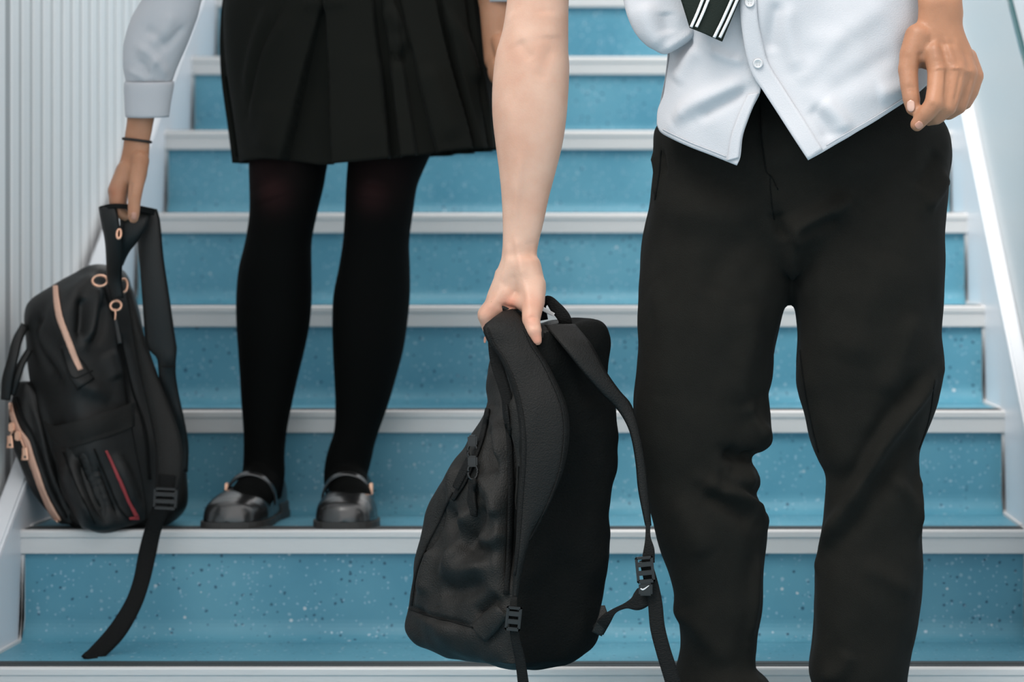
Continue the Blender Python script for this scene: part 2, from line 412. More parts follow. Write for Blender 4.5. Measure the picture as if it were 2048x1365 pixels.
# block of steps underneath
bm = bmesh.new(); prof = [(Y0+.03, 0)]
for i in range(NS): prof += [(Yn(i)+.03, Zn(i)-.022), (Yn(i+1)+.03, Zn(i)-.022)]
prof += [(Yn(NS)+.03, 0)]
prism_x(bm, prof, XL, XR); from_bm('stair_core', bm, M['string'], stairs)
bm = bmesh.new(); box(bm, XL, XR, Yn(NS)+.013, Yn(NS)+2.49, Zn(NS)-R_-.05, Zn(NS)-R_); from_bm('landing', bm, M['vinyl'], stairs)

def sloped(bm, x0, x1, ya, yb, lo, hi):
    """bar following the stair slope between heights lo and hi over the nosing line"""
    za = Zn(0)+(ya-Y0)*R_/T_; zb = Zn(0)+(yb-Y0)*R_/T_
    prof = [(ya, max(za+lo, 0)), (yb, zb+lo), (yb, zb+hi), (ya, max(za+hi, .02))]
    prism_x(bm, prof, x0, x1)
YE = Yn(NS)
def stringer(x0, x1, hi, capx, caph):
    bm = bmesh.new(); za = Zn(0)
    prof = [(Y0-.25, 0), (YE, 0), (YE, Zn(0)+(YE-Y0)*R_/T_+hi), (Y0-.25, max(.05, Zn(0)-.25*R_/T_+hi))]
    prism_x(bm, prof, x0, x1); s = from_bm('stringer', bm, M['string'], stairs)
    bm = bmesh.new(); sloped(bm, capx[0], capx[1], Y0-.25, YE, hi, hi+caph)
    bmesh.ops.bevel(bm, geom=list(bm.edges), offset=.004, segments=2, affect='EDGES'); c = from_bm('stringer_cap', bm, M['cap'], s)
    return s
sL = stringer(XL-.030, XL, .040, (XL-.030, XL+.0), .012)
sR = stringer(XR, XR+.05, .125, (XR-.004, XR+.020), .030)
bm = bmesh.new(); sloped(bm, XR+.034, XR+.058, Y0-.25, YE, .125, .165); bmesh.ops.bevel(bm, geom=list(bm.edges), offset=.004, segments=2, affect='EDGES'); from_bm('stringer_cap', bm, M['cap'], sR)
# sealant beads where vinyl meets the side panels
for i in range(NS):
    for xs, sg_ in ((XL, 1), (XR, -1)):
        a, b = sorted((xs, xs+sg_*.0045)); y, z = Yn(i), Zn(i)
        prof = [(y+.006, z-.036), (y+.013, z-.036), (y+.013, z-R_+.035), (y+.004, z-R_+.018), (y-.012, z-R_+.004), (y-.22, z-R_+.004), (y-.22, z-R_-.001), (y-.014, z-R_-.001), (y-.004, z-R_+.012), (y+.006, z-R_+.034)]
        bm = bmesh.new(); prism_x(bm, prof, a, b); from_bm('sealant_bead', bm, M['seal'], stairs)

# glass balustrade on the right
gb = empty('glass_balustrade', 'pale milky glass balustrade panel in a white channel along the right of the stairs', 'balustrade')
bm = bmesh.new(); sloped(bm, XR+.021, XR+.033, Y0-.25, YE, .128, .585); from_bm('glass_panel', bm, M['glass'], gb)
bm = bmesh.new(); sloped(bm, XR+.0205, XR+.0335, Y0-.25, YE, .585, .590); from_bm('glass_edge', bm, M['gedge'], gb)

bm = bmesh.new(); sloped(bm, XR+.027, XR+.070, Y0-.25, YE, .588, .72); bmesh.ops.bevel(bm, geom=list(bm.edges), offset=.008, segments=3, affect='EDGES'); from_bm('handrail', bm, M['cap'], gb)
# right wall of cool white panels behind the glass
wr = tag(bpy.data.objects.new('wall_right', None), kind='structure'); COL.objects.link(wr)
for k in range(6):
    bm = bmesh.new(); box(bm, 1.05, 1.10, 2.4+k*1.0, 3.394+k*1.0, 0, 2.7, .003); from_bm('panel', bm, M['wallr'], wr)
bm = bmesh.new(); box(bm, 1.07, 1.14, 2.4, 8.4, 0, 2.68); from_bm('backing', bm, M['joint'], wr)
# wall to the left: vertical ribs
wl = tag(bpy.data.objects.new('wall_left', None), kind='structure'); COL.objects.link(wl)
XW = XL-.044
bm = bmesh.new(); box(bm, XW-.06, XW-.003, 2.4, 8.4, 0, 2.7); from_bm('backing', bm, M['groove'], wl)
bm = bmesh.new(); box(bm, XW-.03, XW+.001, 2.4, 4.09, 0, 2.7, .004); from_bm('flat_panel', bm, M['wall'], wl)
bm = bmesh.new(); box(bm, XW-.03, XW-.0015, 4.09, 4.128, 0, 2.7, .002); from_bm('joint_strip', bm, M['joint'], wl)
bm = bmesh.new(); prof = []
bw = .070
xs = [(0, 0), (.004, .0035), (.044, .0035), (.048, 0)]
a = [bm.verts.new((XW-.0035+d, u, 0)) for u, d in xs]+[bm.verts.new((XW-.006, .048, 0)), bm.verts.new((XW-.006, 0, 0))]
fa = bm.faces.new(a); ex = bmesh.ops.extrude_face_region(bm, geom=[fa]); bmesh.ops.translate(bm, verts=[v for v in ex['geom'] if isinstance(v, bmesh.types.BMVert)], vec=(0, 0, 2.7))
rib = from_bm('rib', bm, M['wall'], wl); rib.location = (0, 4.131, 0)
for k in range(1, 56):
    c = rib.copy(); c.location = (0, 4.131+k*bw, 0); COL.objects.link(c); c.parent = wl
bm = bmesh.new(); box(bm, -2.2, 2.2, Yn(NS)+2.5, Yn(NS)+2.6, 0, 5.5); tag(from_bm('wall_back', bm, M['wall']), kind='structure')

# ================================================================== GIRL
girl = empty('person', 'person in a black pleated skirt, black tights and white blouse, bending to lift a bag', 'person')
def head(g, c, s=1.0, fwd=(0, -1, 0)):
    x, y, z = c
    g.ell((x, y, z+.02), .075*s, .092*s, .098*s); g.ell((x, y-.018, z-.055), .055*s, .062*s, .062*s)
    g.cone((x, y-.088*s, z+.015), .008, (x, y-.110*s, z-.022), .013); g.cone((x-.076*s, y, z-.012), .012, (x-.076*s, y+.006, z+.02), .016, flat=((1, 0, 0), .4))
    g.cone((x+.076*s, y, z-.012), .012, (x+.076*s, y+.006, z+.02), .016, flat=((1, 0, 0), .4))
    g.cone((x-.02, y-.083*s, z-.057), .008, (x+.02, y-.083*s, z-.057), .008)
def head_parts(c, par, hm, long=False):
    x, y, z = c
    for s in (-1, 1):
        o = link('eye', Geo().ell((x+s*.031, y-.076, z+.02), .013, .012, .011).mesh('eye'), M['eye'], par)
    g = Geo().cone((x-.02, y-.090, z-.057), .006, (x+.02, y-.090, z-.057), .006); link('lips', g.mesh('lips'), M['lip'], par)
    g = Geo().ell((x, y+.018, z+.048), .084, .094, .085); g.ell((x, y+.04, z+.0), .080, .070, .085)
    if long: g.wchain([(x, y+.08, z, .06), (x+.02, y+.10, z-.15, .05), (x+.03, y+.07, z-.32, .03)])
    return remeshed('hair', g, hm, par, .006, 6)

gHd = (-.43, 3.78, 1.76)
g = Geo()
# right arm (the one lifting the bag): forearm, wrist, hand
YG = 3.925
g.wchain([(-.62, 3.83, 1.46, .046), (-.735, 3.90, 1.19, .040)])
g.loft([(-60, 318, 402, YG-.01, .85), (0, 312, 385, YG, .85), (100, 275, 345, YG, .82), (200, 256, 320, YG, .78), (240, 254, 308, YG, .74), (262, 251, 304, YG, .74), (282, 248, 300, YG, .72), (300, 245, 299, YG, .7), (330, 238, 297, YG, .62), (352, 232, 294, YG+.002, .60), (372, 226, 288, YG+.004, .58), (385, 226, 282, YG+.006, .5)])
for k, (dx, dy, dz) in enumerate(((0, 0, -.016), (-2, 2, .0), (0, 4, .016), (6, 0, .032))):     # four curled fingers
    s = (1, 1.03, .97, .82)[k]
    g.chain([(252+dx, 340+dy, YG+dz*.7, .0135*s), (237+dx, 380+dy, YG+dz, .0138*s), (236+dx, 405+dy, YG+dz-.004, .0112*s), (240+dx, 426+dy-k*3, YG+dz-.006, .0090*s), (250+dx, 432+dy-k*4, YG+dz-.004, .0078*s)])
g.chain([(280, 322, YG-.012, .0140), (274, 360, YG-.026, .0122), (269, 396, YG-.044, .0100), (267, 430, YG-.052, .0086), (267, 437, YG-.052, .0076)])   # thumb
g.chain([(258, 340, YG-.008, .013), (262, 358, YG-.014, .011)])
# torso, neck, head, left arm
g.wchain([(-.50, 4.10, 1.20, .125), (-.48, 4.0, 1.34, .115), (-.46, 3.92, 1.46, .115)], flat=((0, 1, 0), .75))
g.wchain([(-.46, 3.92, 1.50, .07), (-.60, 3.85, 1.46, .05)]); g.wchain([(-.46, 3.92, 1.50, .07), (-.31, 3.95, 1.50, .05)])
g.wchain([(-.45, 3.90, 1.54, .05), (-.44, 3.83, 1.68, .045)])
head(g, gHd, .95)
g.wchain([(-.30, 3.96, 1.49, .045), (-.285, 4.03, 1.27, .040), (-.275, 4.05, 1.12, .030), (-.273, 4.04, 1.03, .022)])
g.chain([(997, 90, 4.04, .021), (997, 140, 4.03, .024)], flat=((1, 0, 0), .7))
for k in range(4):
    g.chain([(997, 130, 4.00+.022*k, .012), (1000, 185, 4.0+.020*k, .0095), (1010, 215, 4.0+.018*k, .008)])
g.chain([(1000, 85, 4.02, .013), (1010, 130, 3.985, .011), (1014, 165, 3.98, .0085)])
body = remeshed('body', g, M['sking'], girl, .0025, 5)
blush(body, [(Wp(228, 386, YG-.02), .013, .6), (Wp(229, 406, YG-.02), .01, .5), (Wp(267, 432, YG-.04), .012, .7), (Wp(270, 400, YG-.04), .008, .3)])
bv = bvh_of(body)
sculpt(body, [([(246, 330), (240, 352), (232, 376)], .005, .0010), ([(262, 362), (259, 382), (258, 396)], .004, -.0025), ([(276, 300), (276, 330)], .006, .001)])
nail(bvh_of(body), 268, 432, 11, 15, 0, body, M['nail'])
head_parts(gHd, body, M['hairg'], True)
# wrist band
c = Wp(274, 281, YG); tube('hair_tie', ring3(c, .0200, .0150, 20, (-.12, 0)), .0021, M['band'], girl, 60, 8, True)

# blouse
g = Geo()
g.wchain([(-.50, 4.11, 1.20, .140), (-.48, 4.0, 1.34, .130), (-.46, 3.93, 1.46, .128)], flat=((0, 1, 0), .78))
g.wchain([(-.46, 3.92, 1.49, .082), (-.615, 3.84, 1.455, .072), (-.70, 3.88, 1.27, .060), (-.735, 3.905, 1.175, .054)])
g.wchain([(-.46, 3.92, 1.49, .082), (-.30, 3.955, 1.49, .068), (-.285, 4.02, 1.30, .054)])
g.loft([(-110, 315, 440, YG-.01, .8), (-70, 305, 435, YG, .85), (-20, 292, 414, YG, .85), (0, 283, 405, YG, .85), (30, 266, 397, YG, .82), (60, 255, 385, YG, .8), (95, 248, 372, YG, .8), (130, 247, 358, YG, .8), (150, 250, 350, YG, .8), (164, 252, 345, YG, .8), (170, 254, 342, YG, .8)])
g.wchain([(-.285, 4.02, 1.30, .048), (-.277, 4.045, 1.165, .042)])
blouse = remeshed('blouse', g, M['shirt'], girl, .0035, 6)
sculpt(blouse, [([(268, 90), (300, 110), (325, 140), (335, 160)], .007, .0045), ([(345, 20), (330, 60), (300, 95)], .009, .005), ([(272, 120), (290, 135), (300, 158)], .005, -.004), ([(255, 140), (275, 150), (300, 160)], .005, .003), ([(370, 50), (340, 85), (318, 100)], .006, -.004), ([(320, 115), (305, 130), (302, 162)], .005, .0035), ([(285, 60), (310, 70), (330, 95)], .008, -.004)], wrinkle=(14, .003))
g = Geo()
def cuff(name, rows, t=.0022, par=None, seg=48, tilt=0):
    R = spline(rows, 14); th = np.linspace(0, 2*math.pi, seg, endpoint=False); G = []
    for py, l, r, Y, k in R:
        a = (r-l)/2*Y/F; x = ((l+r)/2-PX0)*Y/F; z = CZ-(py-PY0)*Y/F
        G.append([(x+a*math.cos(t_), Y+a*k*math.sin(t_), z-tilt*a*math.sin(t_)*-1) for t_ in th])
    return solid(link(name, Geo().grid(G, True).mesh(name), M['shirt'], par), t)
cuff('cuff', [(163, 252, 346, YG, .82), (172, 250, 346, YG, .82), (200, 251, 341, YG, .82), (228, 252, 337, YG, .82), (234, 253, 336, YG, .82)], par=blouse, tilt=.10)
cuff('cuff', [(-55, 968, 1042, 4.04, .9), (0, 970, 1038, 4.04, .9), (6, 971, 1037, 4.04, .9)], par=blouse)

# skirt with box pleats
def skirt():
    nu, nv = 720, 70
    top = -130
    Ls = spline([(-130, 478), (-60, 462), (0, 452), (60, 450), (130, 455), (200, 466), (260, 475), (328, 482)], 60)
    Rs = spline([(-130, 925), (-60, 955), (0, 973), (60, 979), (130, 984), (200, 987), (260, 991), (328, 996)], 60)
    hem = np.array([(480, 327), (497, 324), (548, 322), (598, 327), (649, 334), (683, 334), (733, 330), (801, 322), (861, 315), (919, 306), (969, 300), (996, 297)])
    Yc = 4.10; G = []
    # recessed zones: (left at y=0, left at hem, right at y=0, right at hem, depth)
    Z = [(668, 578, 671, 682, .034), (760, 793, 782, 816, .030), (800, 846, 812, 888, .018), (880, 952, 892, 968, .030), (935, 978, 948, 984, .016)]
    for j in range(nv):
        v = j/(nv-1); py = top+v*(328-top); l = np.interp(py, Ls[:, 0], Ls[:, 1]); r = np.interp(py, Rs[:, 0], Rs[:, 1])
        cx, a = (l+r)/2, (r-l)/2; row = []
        w = np.clip(py/328.0, -.3, 1)
        for i in range(nu):
            th = 2*math.pi*i/nu; px = cx-a*math.cos(th); sy = math.sin(th)
            d = 0.0; ve = np.clip((py+120)/300, 0, 1)
            if sy > 0:
                for (lt, lb, rt, rb, dep) in Z:
                    ww = max(py, 0)/328.0
                    xa = lt+(lb-lt)*ww; xb = rt+(rb-rt)*ww; e = 4.0
                    if xb > xa: d -= dep*ve*np.clip((px-xa)/e+.5, 0, 1)*np.clip((xb-px)/e+.5, 0, 1)
                d += .004*math.sin(px*.045+1.2)*ve*(1-abs(math.cos(th)))
            else: d += .012*ve*math.cos(th*26)
            hz = np.interp(px, hem[:, 0], hem[:, 1]) if sy > 0 else np.interp(px, [480, 740, 996], [326, 318, 298])
            pyy = top+v*(hz-top)
            b = a*.60*(1 if sy > 0 else .85); k = Yc/F
            nx, ny = -math.cos(th), -sy
            row.append(((cx-PX0-a*math.cos(th))*k+nx*d*abs(math.cos(th))**2, Yc-b*k*sy+ny*d, CZ-(pyy-PY0)*k))
        G.append(row)
    o = link('skirt', Geo().grid(G, True).mesh('skirt'), M['skirt'], girl)
    sculpt(o, [([(585, 20), (530, 120), (505, 250)], .012, .007), ([(545, 0), (512, 90), (492, 190)], .010, .006), ([(565, 10), (520, 110), (498, 230)], .006, -.006), ([(700, 0), (660, 5), (600, 10)], .010, .006), ([(770, 10), (800, 60), (806, 105)], .012, .008), ([(815, 110), (790, 118), (780, 100)], .008, -.006), ([(885, 10), (930, 90), (960, 190), (975, 270)], .010, .008), ([(540, 200), (535, 260), (530, 310)], .025, .006), ([(735, 100), (742, 200), (750, 310)], .022, .004), ([(850, 120), (880, 200), (905, 290)], .018, .007)], wrinkle=(9, .004), default=3.98, taper=True)
    return solid(o, .0025)
sk = skirt()

# tights: two legs down into the shoes
g = Geo()
YLt = lambda y: np.interp(y, [250, 400, 600, 900, 1000], [4.09, 4.09, 4.13, 4.155, 4.16])
Lg = [(200, 510, 690), (260, 502, 678), (325, 498, 656), (374, 499, 647), (428, 499, 634), (482, 491, 623.5), (536, 478, 623), (590, 473, 623.4), (645, 473, 619.6), (700, 476.5, 609), (753, 480, 596), (808, 483, 584), (862, 487, 573.5), (916, 487, 569), (943, 485, 570), (965, 482, 568), (1000, 483, 562)]
Rg = [(200, 700, 905), (260, 698, 885), (325, 695.6, 854), (350, 693.5, 843), (374, 692, 834), (428, 689.6, 825.7), (482, 686, 818.7), (536, 677.7, 820), (590, 667, 820), (645, 664.6, 815), (700, 665.7, 806.7), (753, 668.4, 793), (808, 670.6, 777), (862, 668.4, 758), (895, 658, 748), (916, 652, 744), (943, 648, 737), (965, 648, 732), (1000, 652, 726)]
for rows in (Lg, Rg): g.loft([(y, a, b, YLt(y), 1.0 if 400 < y < 900 else .95) for y, a, b in rows], nres=80)
g.wchain([(-.57, 4.10, 1.00, .08), (-.44, 4.10, 1.00, .08)], flat=((0, 1, 0), .8)); g.wchain([(-.585, 4.10, .98, .070), (-.587, 4.10, .93, .058)]); g.wchain([(-.43, 4.10, .98, .075), (-.437, 4.09, .93, .058)])
g.chain([(524, 958, 4.15, .031), (500, 1000, 4.095, .032), (484, 1026, 4.065, .026)])
g.chain([(694, 955, 4.15, .031), (701, 1000, 4.095, .032), (706, 1026, 4.065, .026)])
tights = remeshed('tights', g, M['tights'], girl, .0035, 5)
blush(tights, [(Wp(540, 385, 4.03), .030, .8), (Wp(520, 350, 4.03), .05, .35), (Wp(742, 388, 4.03), .028, .8), (Wp(750, 350, 4.03), .05, .3)])
sculpt(tights, [([(535, 370), (545, 400)], .025, .004), ([(745, 370), (742, 400)], .025, .004)])

# shoes
def shoe(cx, toe_dx, label, mirror):
    """round-toed strap shoe; cx = ankle x in metres, toes point to -Y"""
    root = empty('shoe'); root.parent = girl
    zt = Zn(1)+.003; yT, yH = 4.018, 4.262
    L = yH-yT
    prof = [(0, .004), (.012, .026), (.05, .038), (.12, .0445), (.22, .0475), (.35, .045), (.50, .038), (.65, .033), (.82, .032), (.93, .029), (.985, .020), (1, .006)]
    hts = [(0, .010), (.012, .020), (.05, .030), (.12, .037), (.22, .043), (.32, .047), (.38, .044), (.50, .034), (.70, .036), (.85, .050), (.95, .056), (1, .050)]
    ts = np.linspace(0, 1, 40)**1.3
    wv = np.interp(ts, *np.array(prof).T); hv = np.interp(ts, *np.array(hts).T)
    G = []
    for t, w, h in zip(ts, wv, hv):
        y = yT+t*L; x = cx+toe_dx*(1-t); base = zt+.008+(.012*max(0, (t-.6)/.4) if t > .6 else 0)
        ring = []
        for i in range(28):
            a = 2*math.pi*i/28; ca, sa = math.cos(a), math.sin(a)
            xx = w*np.sign(ca)*abs(ca)**.8
            zz = base+(h*max(sa, 0)**.75 if sa > 0 else -.002*abs(sa))
            ring.append((x+xx, y, zz))
        G.append(ring)
    up = link('upper', Geo().grid(G, True, True).mesh('upper'), M['leather'], root)
    subsurf(up, 1)
    # sole
    G = []
    for t, w in zip(ts, wv):
        y = yT-.003+t*(L+.006); x = cx+toe_dx*(1-t); w2 = w+.003
        G.append([(x-w2, y, zt-.0025), (x+w2, y, zt-.0025), (x+w2, y, zt+.008), (x-w2, y, zt+.008)])
    so_ = link('sole', Geo().grid(G, True, True).mesh('sole'), M['sole'], root, False)
    G = []
    for t in np.linspace(.70, 1, 10):
        w = np.interp(t, *np.array(prof).T)+.002; y = yT+t*L; x = cx+toe_dx*(1-t)
        G.append([(x-w, y, zt-.0025), (x+w, y, zt-.0025), (x+w*.97, y, zt+.022), (x-w*.97, y, zt+.022)])
    link('heel', Geo().grid(G, True, True).mesh('heel'), M['sole'], root, False)
    # topline piping round the throat
    P = []
    for a in np.linspace(0, math.pi, 20):
        P.append((cx+toe_dx*.62+.036*math.cos(a), yT+L*.52-.048*math.sin(a), zt+.045+.010*math.sin(a)-.0))
    tube('topline', P, .0018, M['leather'], root, 40)
    # instep strap
    P = []
    for a in np.linspace(-.12, math.pi+.12, 22):
        P.append((cx+toe_dx*.34+.0375*math.cos(a), 4.112-.011*math.sin(a), zt+.034+.041*max(math.sin(a), -.2)))
    st = wribbon('strap', P, (0, 1, .45), .012, M['leather'], root, .0035, 40)
    s = -1 if mirror else 1
    bx = cx+toe_dx*.30+s*.0375; g_ = bmesh.new(); box(g_, bx-.0025, bx+.0025, 4.105, 4.119, zt+.042, zt+.060, .001)
    from_bm('buckle', g_, M['gold'], st)
    return root
k1 = 4.15/F
s1 = shoe((524-PX0)*k1, (477-524)*k1*.9, '', True); s1['label'] = 'shoe on the foot nearest the bag'
s2 = shoe((696-PX0)*k1, (709-696)*k1, '', False); s2['label'] = 'shoe on the other foot'

# ================================================================== BOY
boy = empty('person', 'person in black trousers and untucked white shirt with a striped tie, holding a bag low', 'person')
bHd = (.03, 3.42, 1.62)
g = Geo()
YA = 3.40
g.wchain([(-.075, 3.42, 1.27, .047), (-.155, 3.405, 1.145, .043), (-.1745, 3.40, 1.085, .037)])
arm = [(-120, 1040, 1142), (-80, 1024, 1144), (-40, 1018, 1142), (0, 1014, 1138), (53, 1006.5, 1137), (85, 998, 1137), (105, 992, 1137), (132, 988, 1139), (185, 984, 1137), (237, 985, 1133), (290, 991, 1125), (343, 998, 1112), (396, 1003, 1098), (448, 1005, 1087), (480, 1005, 1079), (501, 1004, 1075), (519, 1002, 1074), (540, 997, 1080), (560, 990, 1087), (578, 981, 1089), (594, 973, 1089), (608, 967, 1086)]
g.loft([(y, a, b, YA+max(0, y-540)*.0001, np.interp(y, [380, 420, 530, 560, 608], [.78, .74, .74, .60, .34])) for y, a, b in arm], nres=110)
# hand: back of the hand to the left, thumb towards the camera on the right
g.chain([(1036, 535, YA+.002, .0245), (1006, 600, YA+.006, .0215)], flat=((0, 1, 0), .95))
g.chain([(1050, 540, YA-.004, .0225), (1062, 580, YA-.010, .0195), (1060, 605, YA-.014, .0165)])
g.chain([(1020, 560, YA+.02, .022), (1003, 612, YA+.03, .018)])
for k, dz in enumerate((-.006, .014, .034, .052)):
    s = (1, 1.04, .97, .84)[k]; dx = (0, -2, 2, 8)[k]
    g.chain([(1012+dx, 590, YA+dz, .015*s), (977+dx, 632-k*2, YA+dz, .0128*s), (983+dx, 656, YA+dz+.004, .0106*s), (994+dx, 676-k*3, YA+dz+.006, .0092*s), (1004+dx, 694-k*4, YA+dz+.002, .0086*s), (1018+dx, 690-k*4, YA+dz+.003, .0080*s)])
g.chain([(1064, 575, YA-.012, .0190), (1066, 606, YA-.024, .0150), (1062, 640, YA-.042, .0118), (1068, 662, YA-.050, .0100), (1074, 682, YA-.052, .0066)])
g.chain([(1012, 612, YA-.006, .0105), (1035, 606, YA-.014, .011), (1056, 606, YA-.022, .012)])    # web between thumb and finger
# torso, neck, head
g.wchain([(.155, 3.50, .98, .135), (.12, 3.49, 1.15, .125), (.085, 3.47, 1.30, .135)], flat=((0, 1, 0), .72))
g.wchain([(.085, 3.47, 1.36, .08), (-.06, 3.44, 1.29, .055)]); g.wchain([(.085, 3.47, 1.36, .08), (.24, 3.48, 1.43, .055)])
g.wchain([(.07, 3.47, 1.40, .055), (.04, 3.44, 1.53, .052)])
head(g, bHd)
# left arm and hand
YB = 3.352
g.wchain([(.245, 3.48, 1.42, .048), (.33, 3.47, 1.20, .040), (.333, 3.42, 1.10, .032)])
g.loft([(-110, 1828, 1935, 3.39, .8), (-50, 1832, 1928, 3.37, .75), (0, 1835, 1925, YB, .70), (25, 1836, 1927, YB, .70), (50, 1833, 1926, YB, .66), (73, 1824, 1933, YB, .56), (98, 1817, 1944, YB, .46), (118, 1815, 1950, YB, .40), (140, 1832, 1955, YB+.002, .32)])
g.chain([(1838, 78, YB-.004, .0200), (1824, 112, YB-.008, .0165), (1816, 140, YB-.012, .0130), (1819, 172, YB-.018, .0118), (1823, 200, YB-.022, .0112), (1826, 217, YB-.024, .0094)])  # thumb
fs = [[(1868, 108, YB-.012, .0150), (1877, 140, YB-.018, .0145), (1874, 175, YB-.028, .0128), (1868, 208, YB-.036, .0122), (1850, 230, YB-.034, .0108), (1834, 249, YB-.030, .0090)],
      [(1898, 108, YB-.008, .0150), (1911, 140, YB-.014, .0145), (1906, 180, YB-.020, .0122), (1895, 214, YB-.024, .0118), (1872, 234, YB-.018, .0104), (1858, 238, YB-.014, .009)],
      [(1920, 112, YB, .0140), (1934, 146, YB-.004, .0134), (1926, 182, YB-.006, .0116), (1917, 212, YB-.008, .0108), (1896, 226, YB-.002, .0096)],
      [(1936, 116, YB+.010, .0125), (1951, 152, YB+.010, .0108), (1942, 184, YB+.008, .0098), (1930, 206, YB+.008, .0090), (1912, 214, YB+.012, .008)]]
for f_ in fs: g.chain(f_)
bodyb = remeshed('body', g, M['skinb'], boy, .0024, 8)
blush(bodyb, [(Wp(1068, 612, 3.37), .016, .35), (Wp(1062, 640, 3.345), .010, .45), (Wp(1074, 680, 3.34), .012, .7), (Wp(985, 625, 3.38), .022, .3), (Wp(1018, 612, 3.38), .012, .9), (Wp(974, 660, 3.39), .012, .6), (Wp(1038, 560, 2.68), .02, .15),
    (Wp(1905, 132, 3.37), .009, .7), (Wp(1930, 140, 2.68), .008, .7), (Wp(1952, 152, 3.39), .008, .6), (Wp(1870, 140, 3.36), .010, .35), (Wp(1836, 250, 3.36), .011, .7), (Wp(1826, 218, 3.37), .011, .6), (Wp(1866, 208, 3.35), .008, .35)])
sculpt(bodyb, [
    ([(1036, 78), (1050, 100), (1066, 122)], .006, -.0016), ([(1105, 90), (1090, 125), (1080, 165)], .008, -.0014), ([(1022, 20), (1030, 60), (1040, 95)], .014, .0020), ([(1096, 20), (1100, 80)], .014, .002), ([(1010, 180), (1030, 300), (1030, 420)], .012, .0018),
    ([(1045, 300), (1036, 380), (1028, 450)], .005, .0014), ([(1030, 470), (1040, 520), (1048, 560)], .0045, .0022), ([(1018, 480), (1014, 530), (1002, 570)], .005, .0018), ([(1060, 480), (1062, 520)], .006, -.0012),
    ([(1026, 545), (1028, 575), (1024, 602)], .006, -.0012), ([(1046, 560), (1056, 590), (1058, 620)], .005, .0018), ([(1005, 560), (990, 600), (975, 625)], .005, .0012),
    ([(1000, 612), (1014, 616), (1030, 620), (1042, 634)], .004, -.0035), ([(1008, 622), (1025, 626)], .003, .0015),
    ([(1058, 636), (1066, 634), (1076, 636)], .002, -.0010), ([(1056, 650), (1066, 652), (1076, 655)], .002, -.0008),
    # left hand tendons, knuckles, creases
    ([(1870, 75), (1872, 100), (1876, 125)], .004, .0016), ([(1890, 70), (1900, 100), (1908, 128)], .004, .0018), ([(1905, 72), (1920, 100), (1932, 132)], .004, .0014), ([(1880, 75), (1888, 105), (1893, 135)], .0045, -.0015), ([(1898, 78), (1911, 110), (1920, 138)], .0045, -.0013),
    ([(1893, 135), (1892, 165), (1888, 200)], .003, -.002), ([(1922, 140), (1916, 175), (1908, 210)], .003, -.002), ([(1943, 150), (1934, 180), (1926, 205)], .003, -.002),
    ([(1877, 134), (1878, 140)], .007, .0020), ([(1912, 134), (1912, 140)], .007, .0024), ([(1935, 140), (1935, 146)], .006, .0020),
    ([(1813, 176), (1822, 174), (1832, 178)], .002, -.0010), ([(1814, 182), (1822, 181), (1832, 184)], .002, -.0008), ([(1862, 208), (1870, 216)], .003, -.0008),
    ([(1839, 100), (1842, 125), (1842, 150)], .005, -.0025)])
bv = bvh_of(bodyb)
nail(bv, 1822, 212, 15, 24, -.05, bodyb, M['nailb']); nail(bv, 1838, 250, 14, 16, .9, bodyb, M['nail'])
nail(bv, 970, 680, 5, 14, .1, bodyb, M['nail'])
head_parts(bHd, bodyb, M['hairb'])
for x, y in ((1029, 240), (1071, 268), (1068, 300), (1082, 292)):
    pass

# trousers
g = Geo()
YT = 3.50
pel = [(40, 1362, 1815), (120, 1356, 1835), (200, 1345, 1862), (235, 1330, 1884), (262, 1310, 1899), (292, 1307, 1903), (327, 1305, 1900), (358, 1304, 1892), (424, 1299, 1895), (470, 1294, 1895), (500, 1292, 1892), (540, 1300, 1880)]
g.loft([(y, a, b, YT, np.interp(y, [200, 330, 480, 540], [.58, .54, .43, .30])) for y, a, b in pel], nres=60, exp=2.3, seg=64)
LL = [(320, 1312, 1560), (400, 1301, 1574), (450, 1296, 1586), (490, 1291, 1584), (530, 1285, 1581), (584, 1276, 1579), (644, 1269, 1568), (700, 1267, 1554), (760, 1267, 1541), (787, 1267, 1532), (815, 1268, 1524), (850, 1272, 1515), (884, 1276, 1507), (915, 1280, 1502), (950, 1288, 1503), (985, 1294, 1509), (1035, 1302, 1529), (1070, 1307, 1532), (1137, 1325, 1530), (1203, 1346, 1528), (1252, 1359, 1525), (1292, 1361, 1521), (1336, 1354, 1515), (1365, 1346, 1541), (1420, 1352, 1545), (1500, 1365, 1535), (1570, 1360, 1550), (1610, 1358, 1548)]
RR = [(320, 1620, 1892), (400, 1598, 1894), (450, 1583, 1895), (490, 1583, 1895), (530, 1582, 1893), (578, 1581, 1891), (644, 1590, 1888), (700, 1592, 1885), (760, 1594, 1880), (787, 1601, 1875), (818, 1610, 1871), (849, 1616, 1865), (875, 1621, 1853), (902, 1627, 1841), (925, 1634, 1837), (951, 1646, 1837), (990, 1645, 1840), (1044, 1641, 1840), (1097, 1637, 1838), (1137, 1630, 1840), (1181, 1625, 1841), (1248, 1620, 1834), (1292, 1617, 1826), (1341, 1617, 1816), (1365, 1625, 1812), (1420, 1640, 1812), (1500, 1650, 1815), (1570, 1645, 1830), (1610, 1645, 1830)]
for rows, Yk in ((LL, 3.485), (RR, 3.50)):
    g.loft([(y, a, b, np.interp(y, [480, 900, 1600], [YT, Yk-.02, Yk]), np.interp(y, [320, 400, 560, 700, 1600], [.98, .97, .90, .86, .85])) for y, a, b in rows], nres=260, exp=2.15, seg=64)
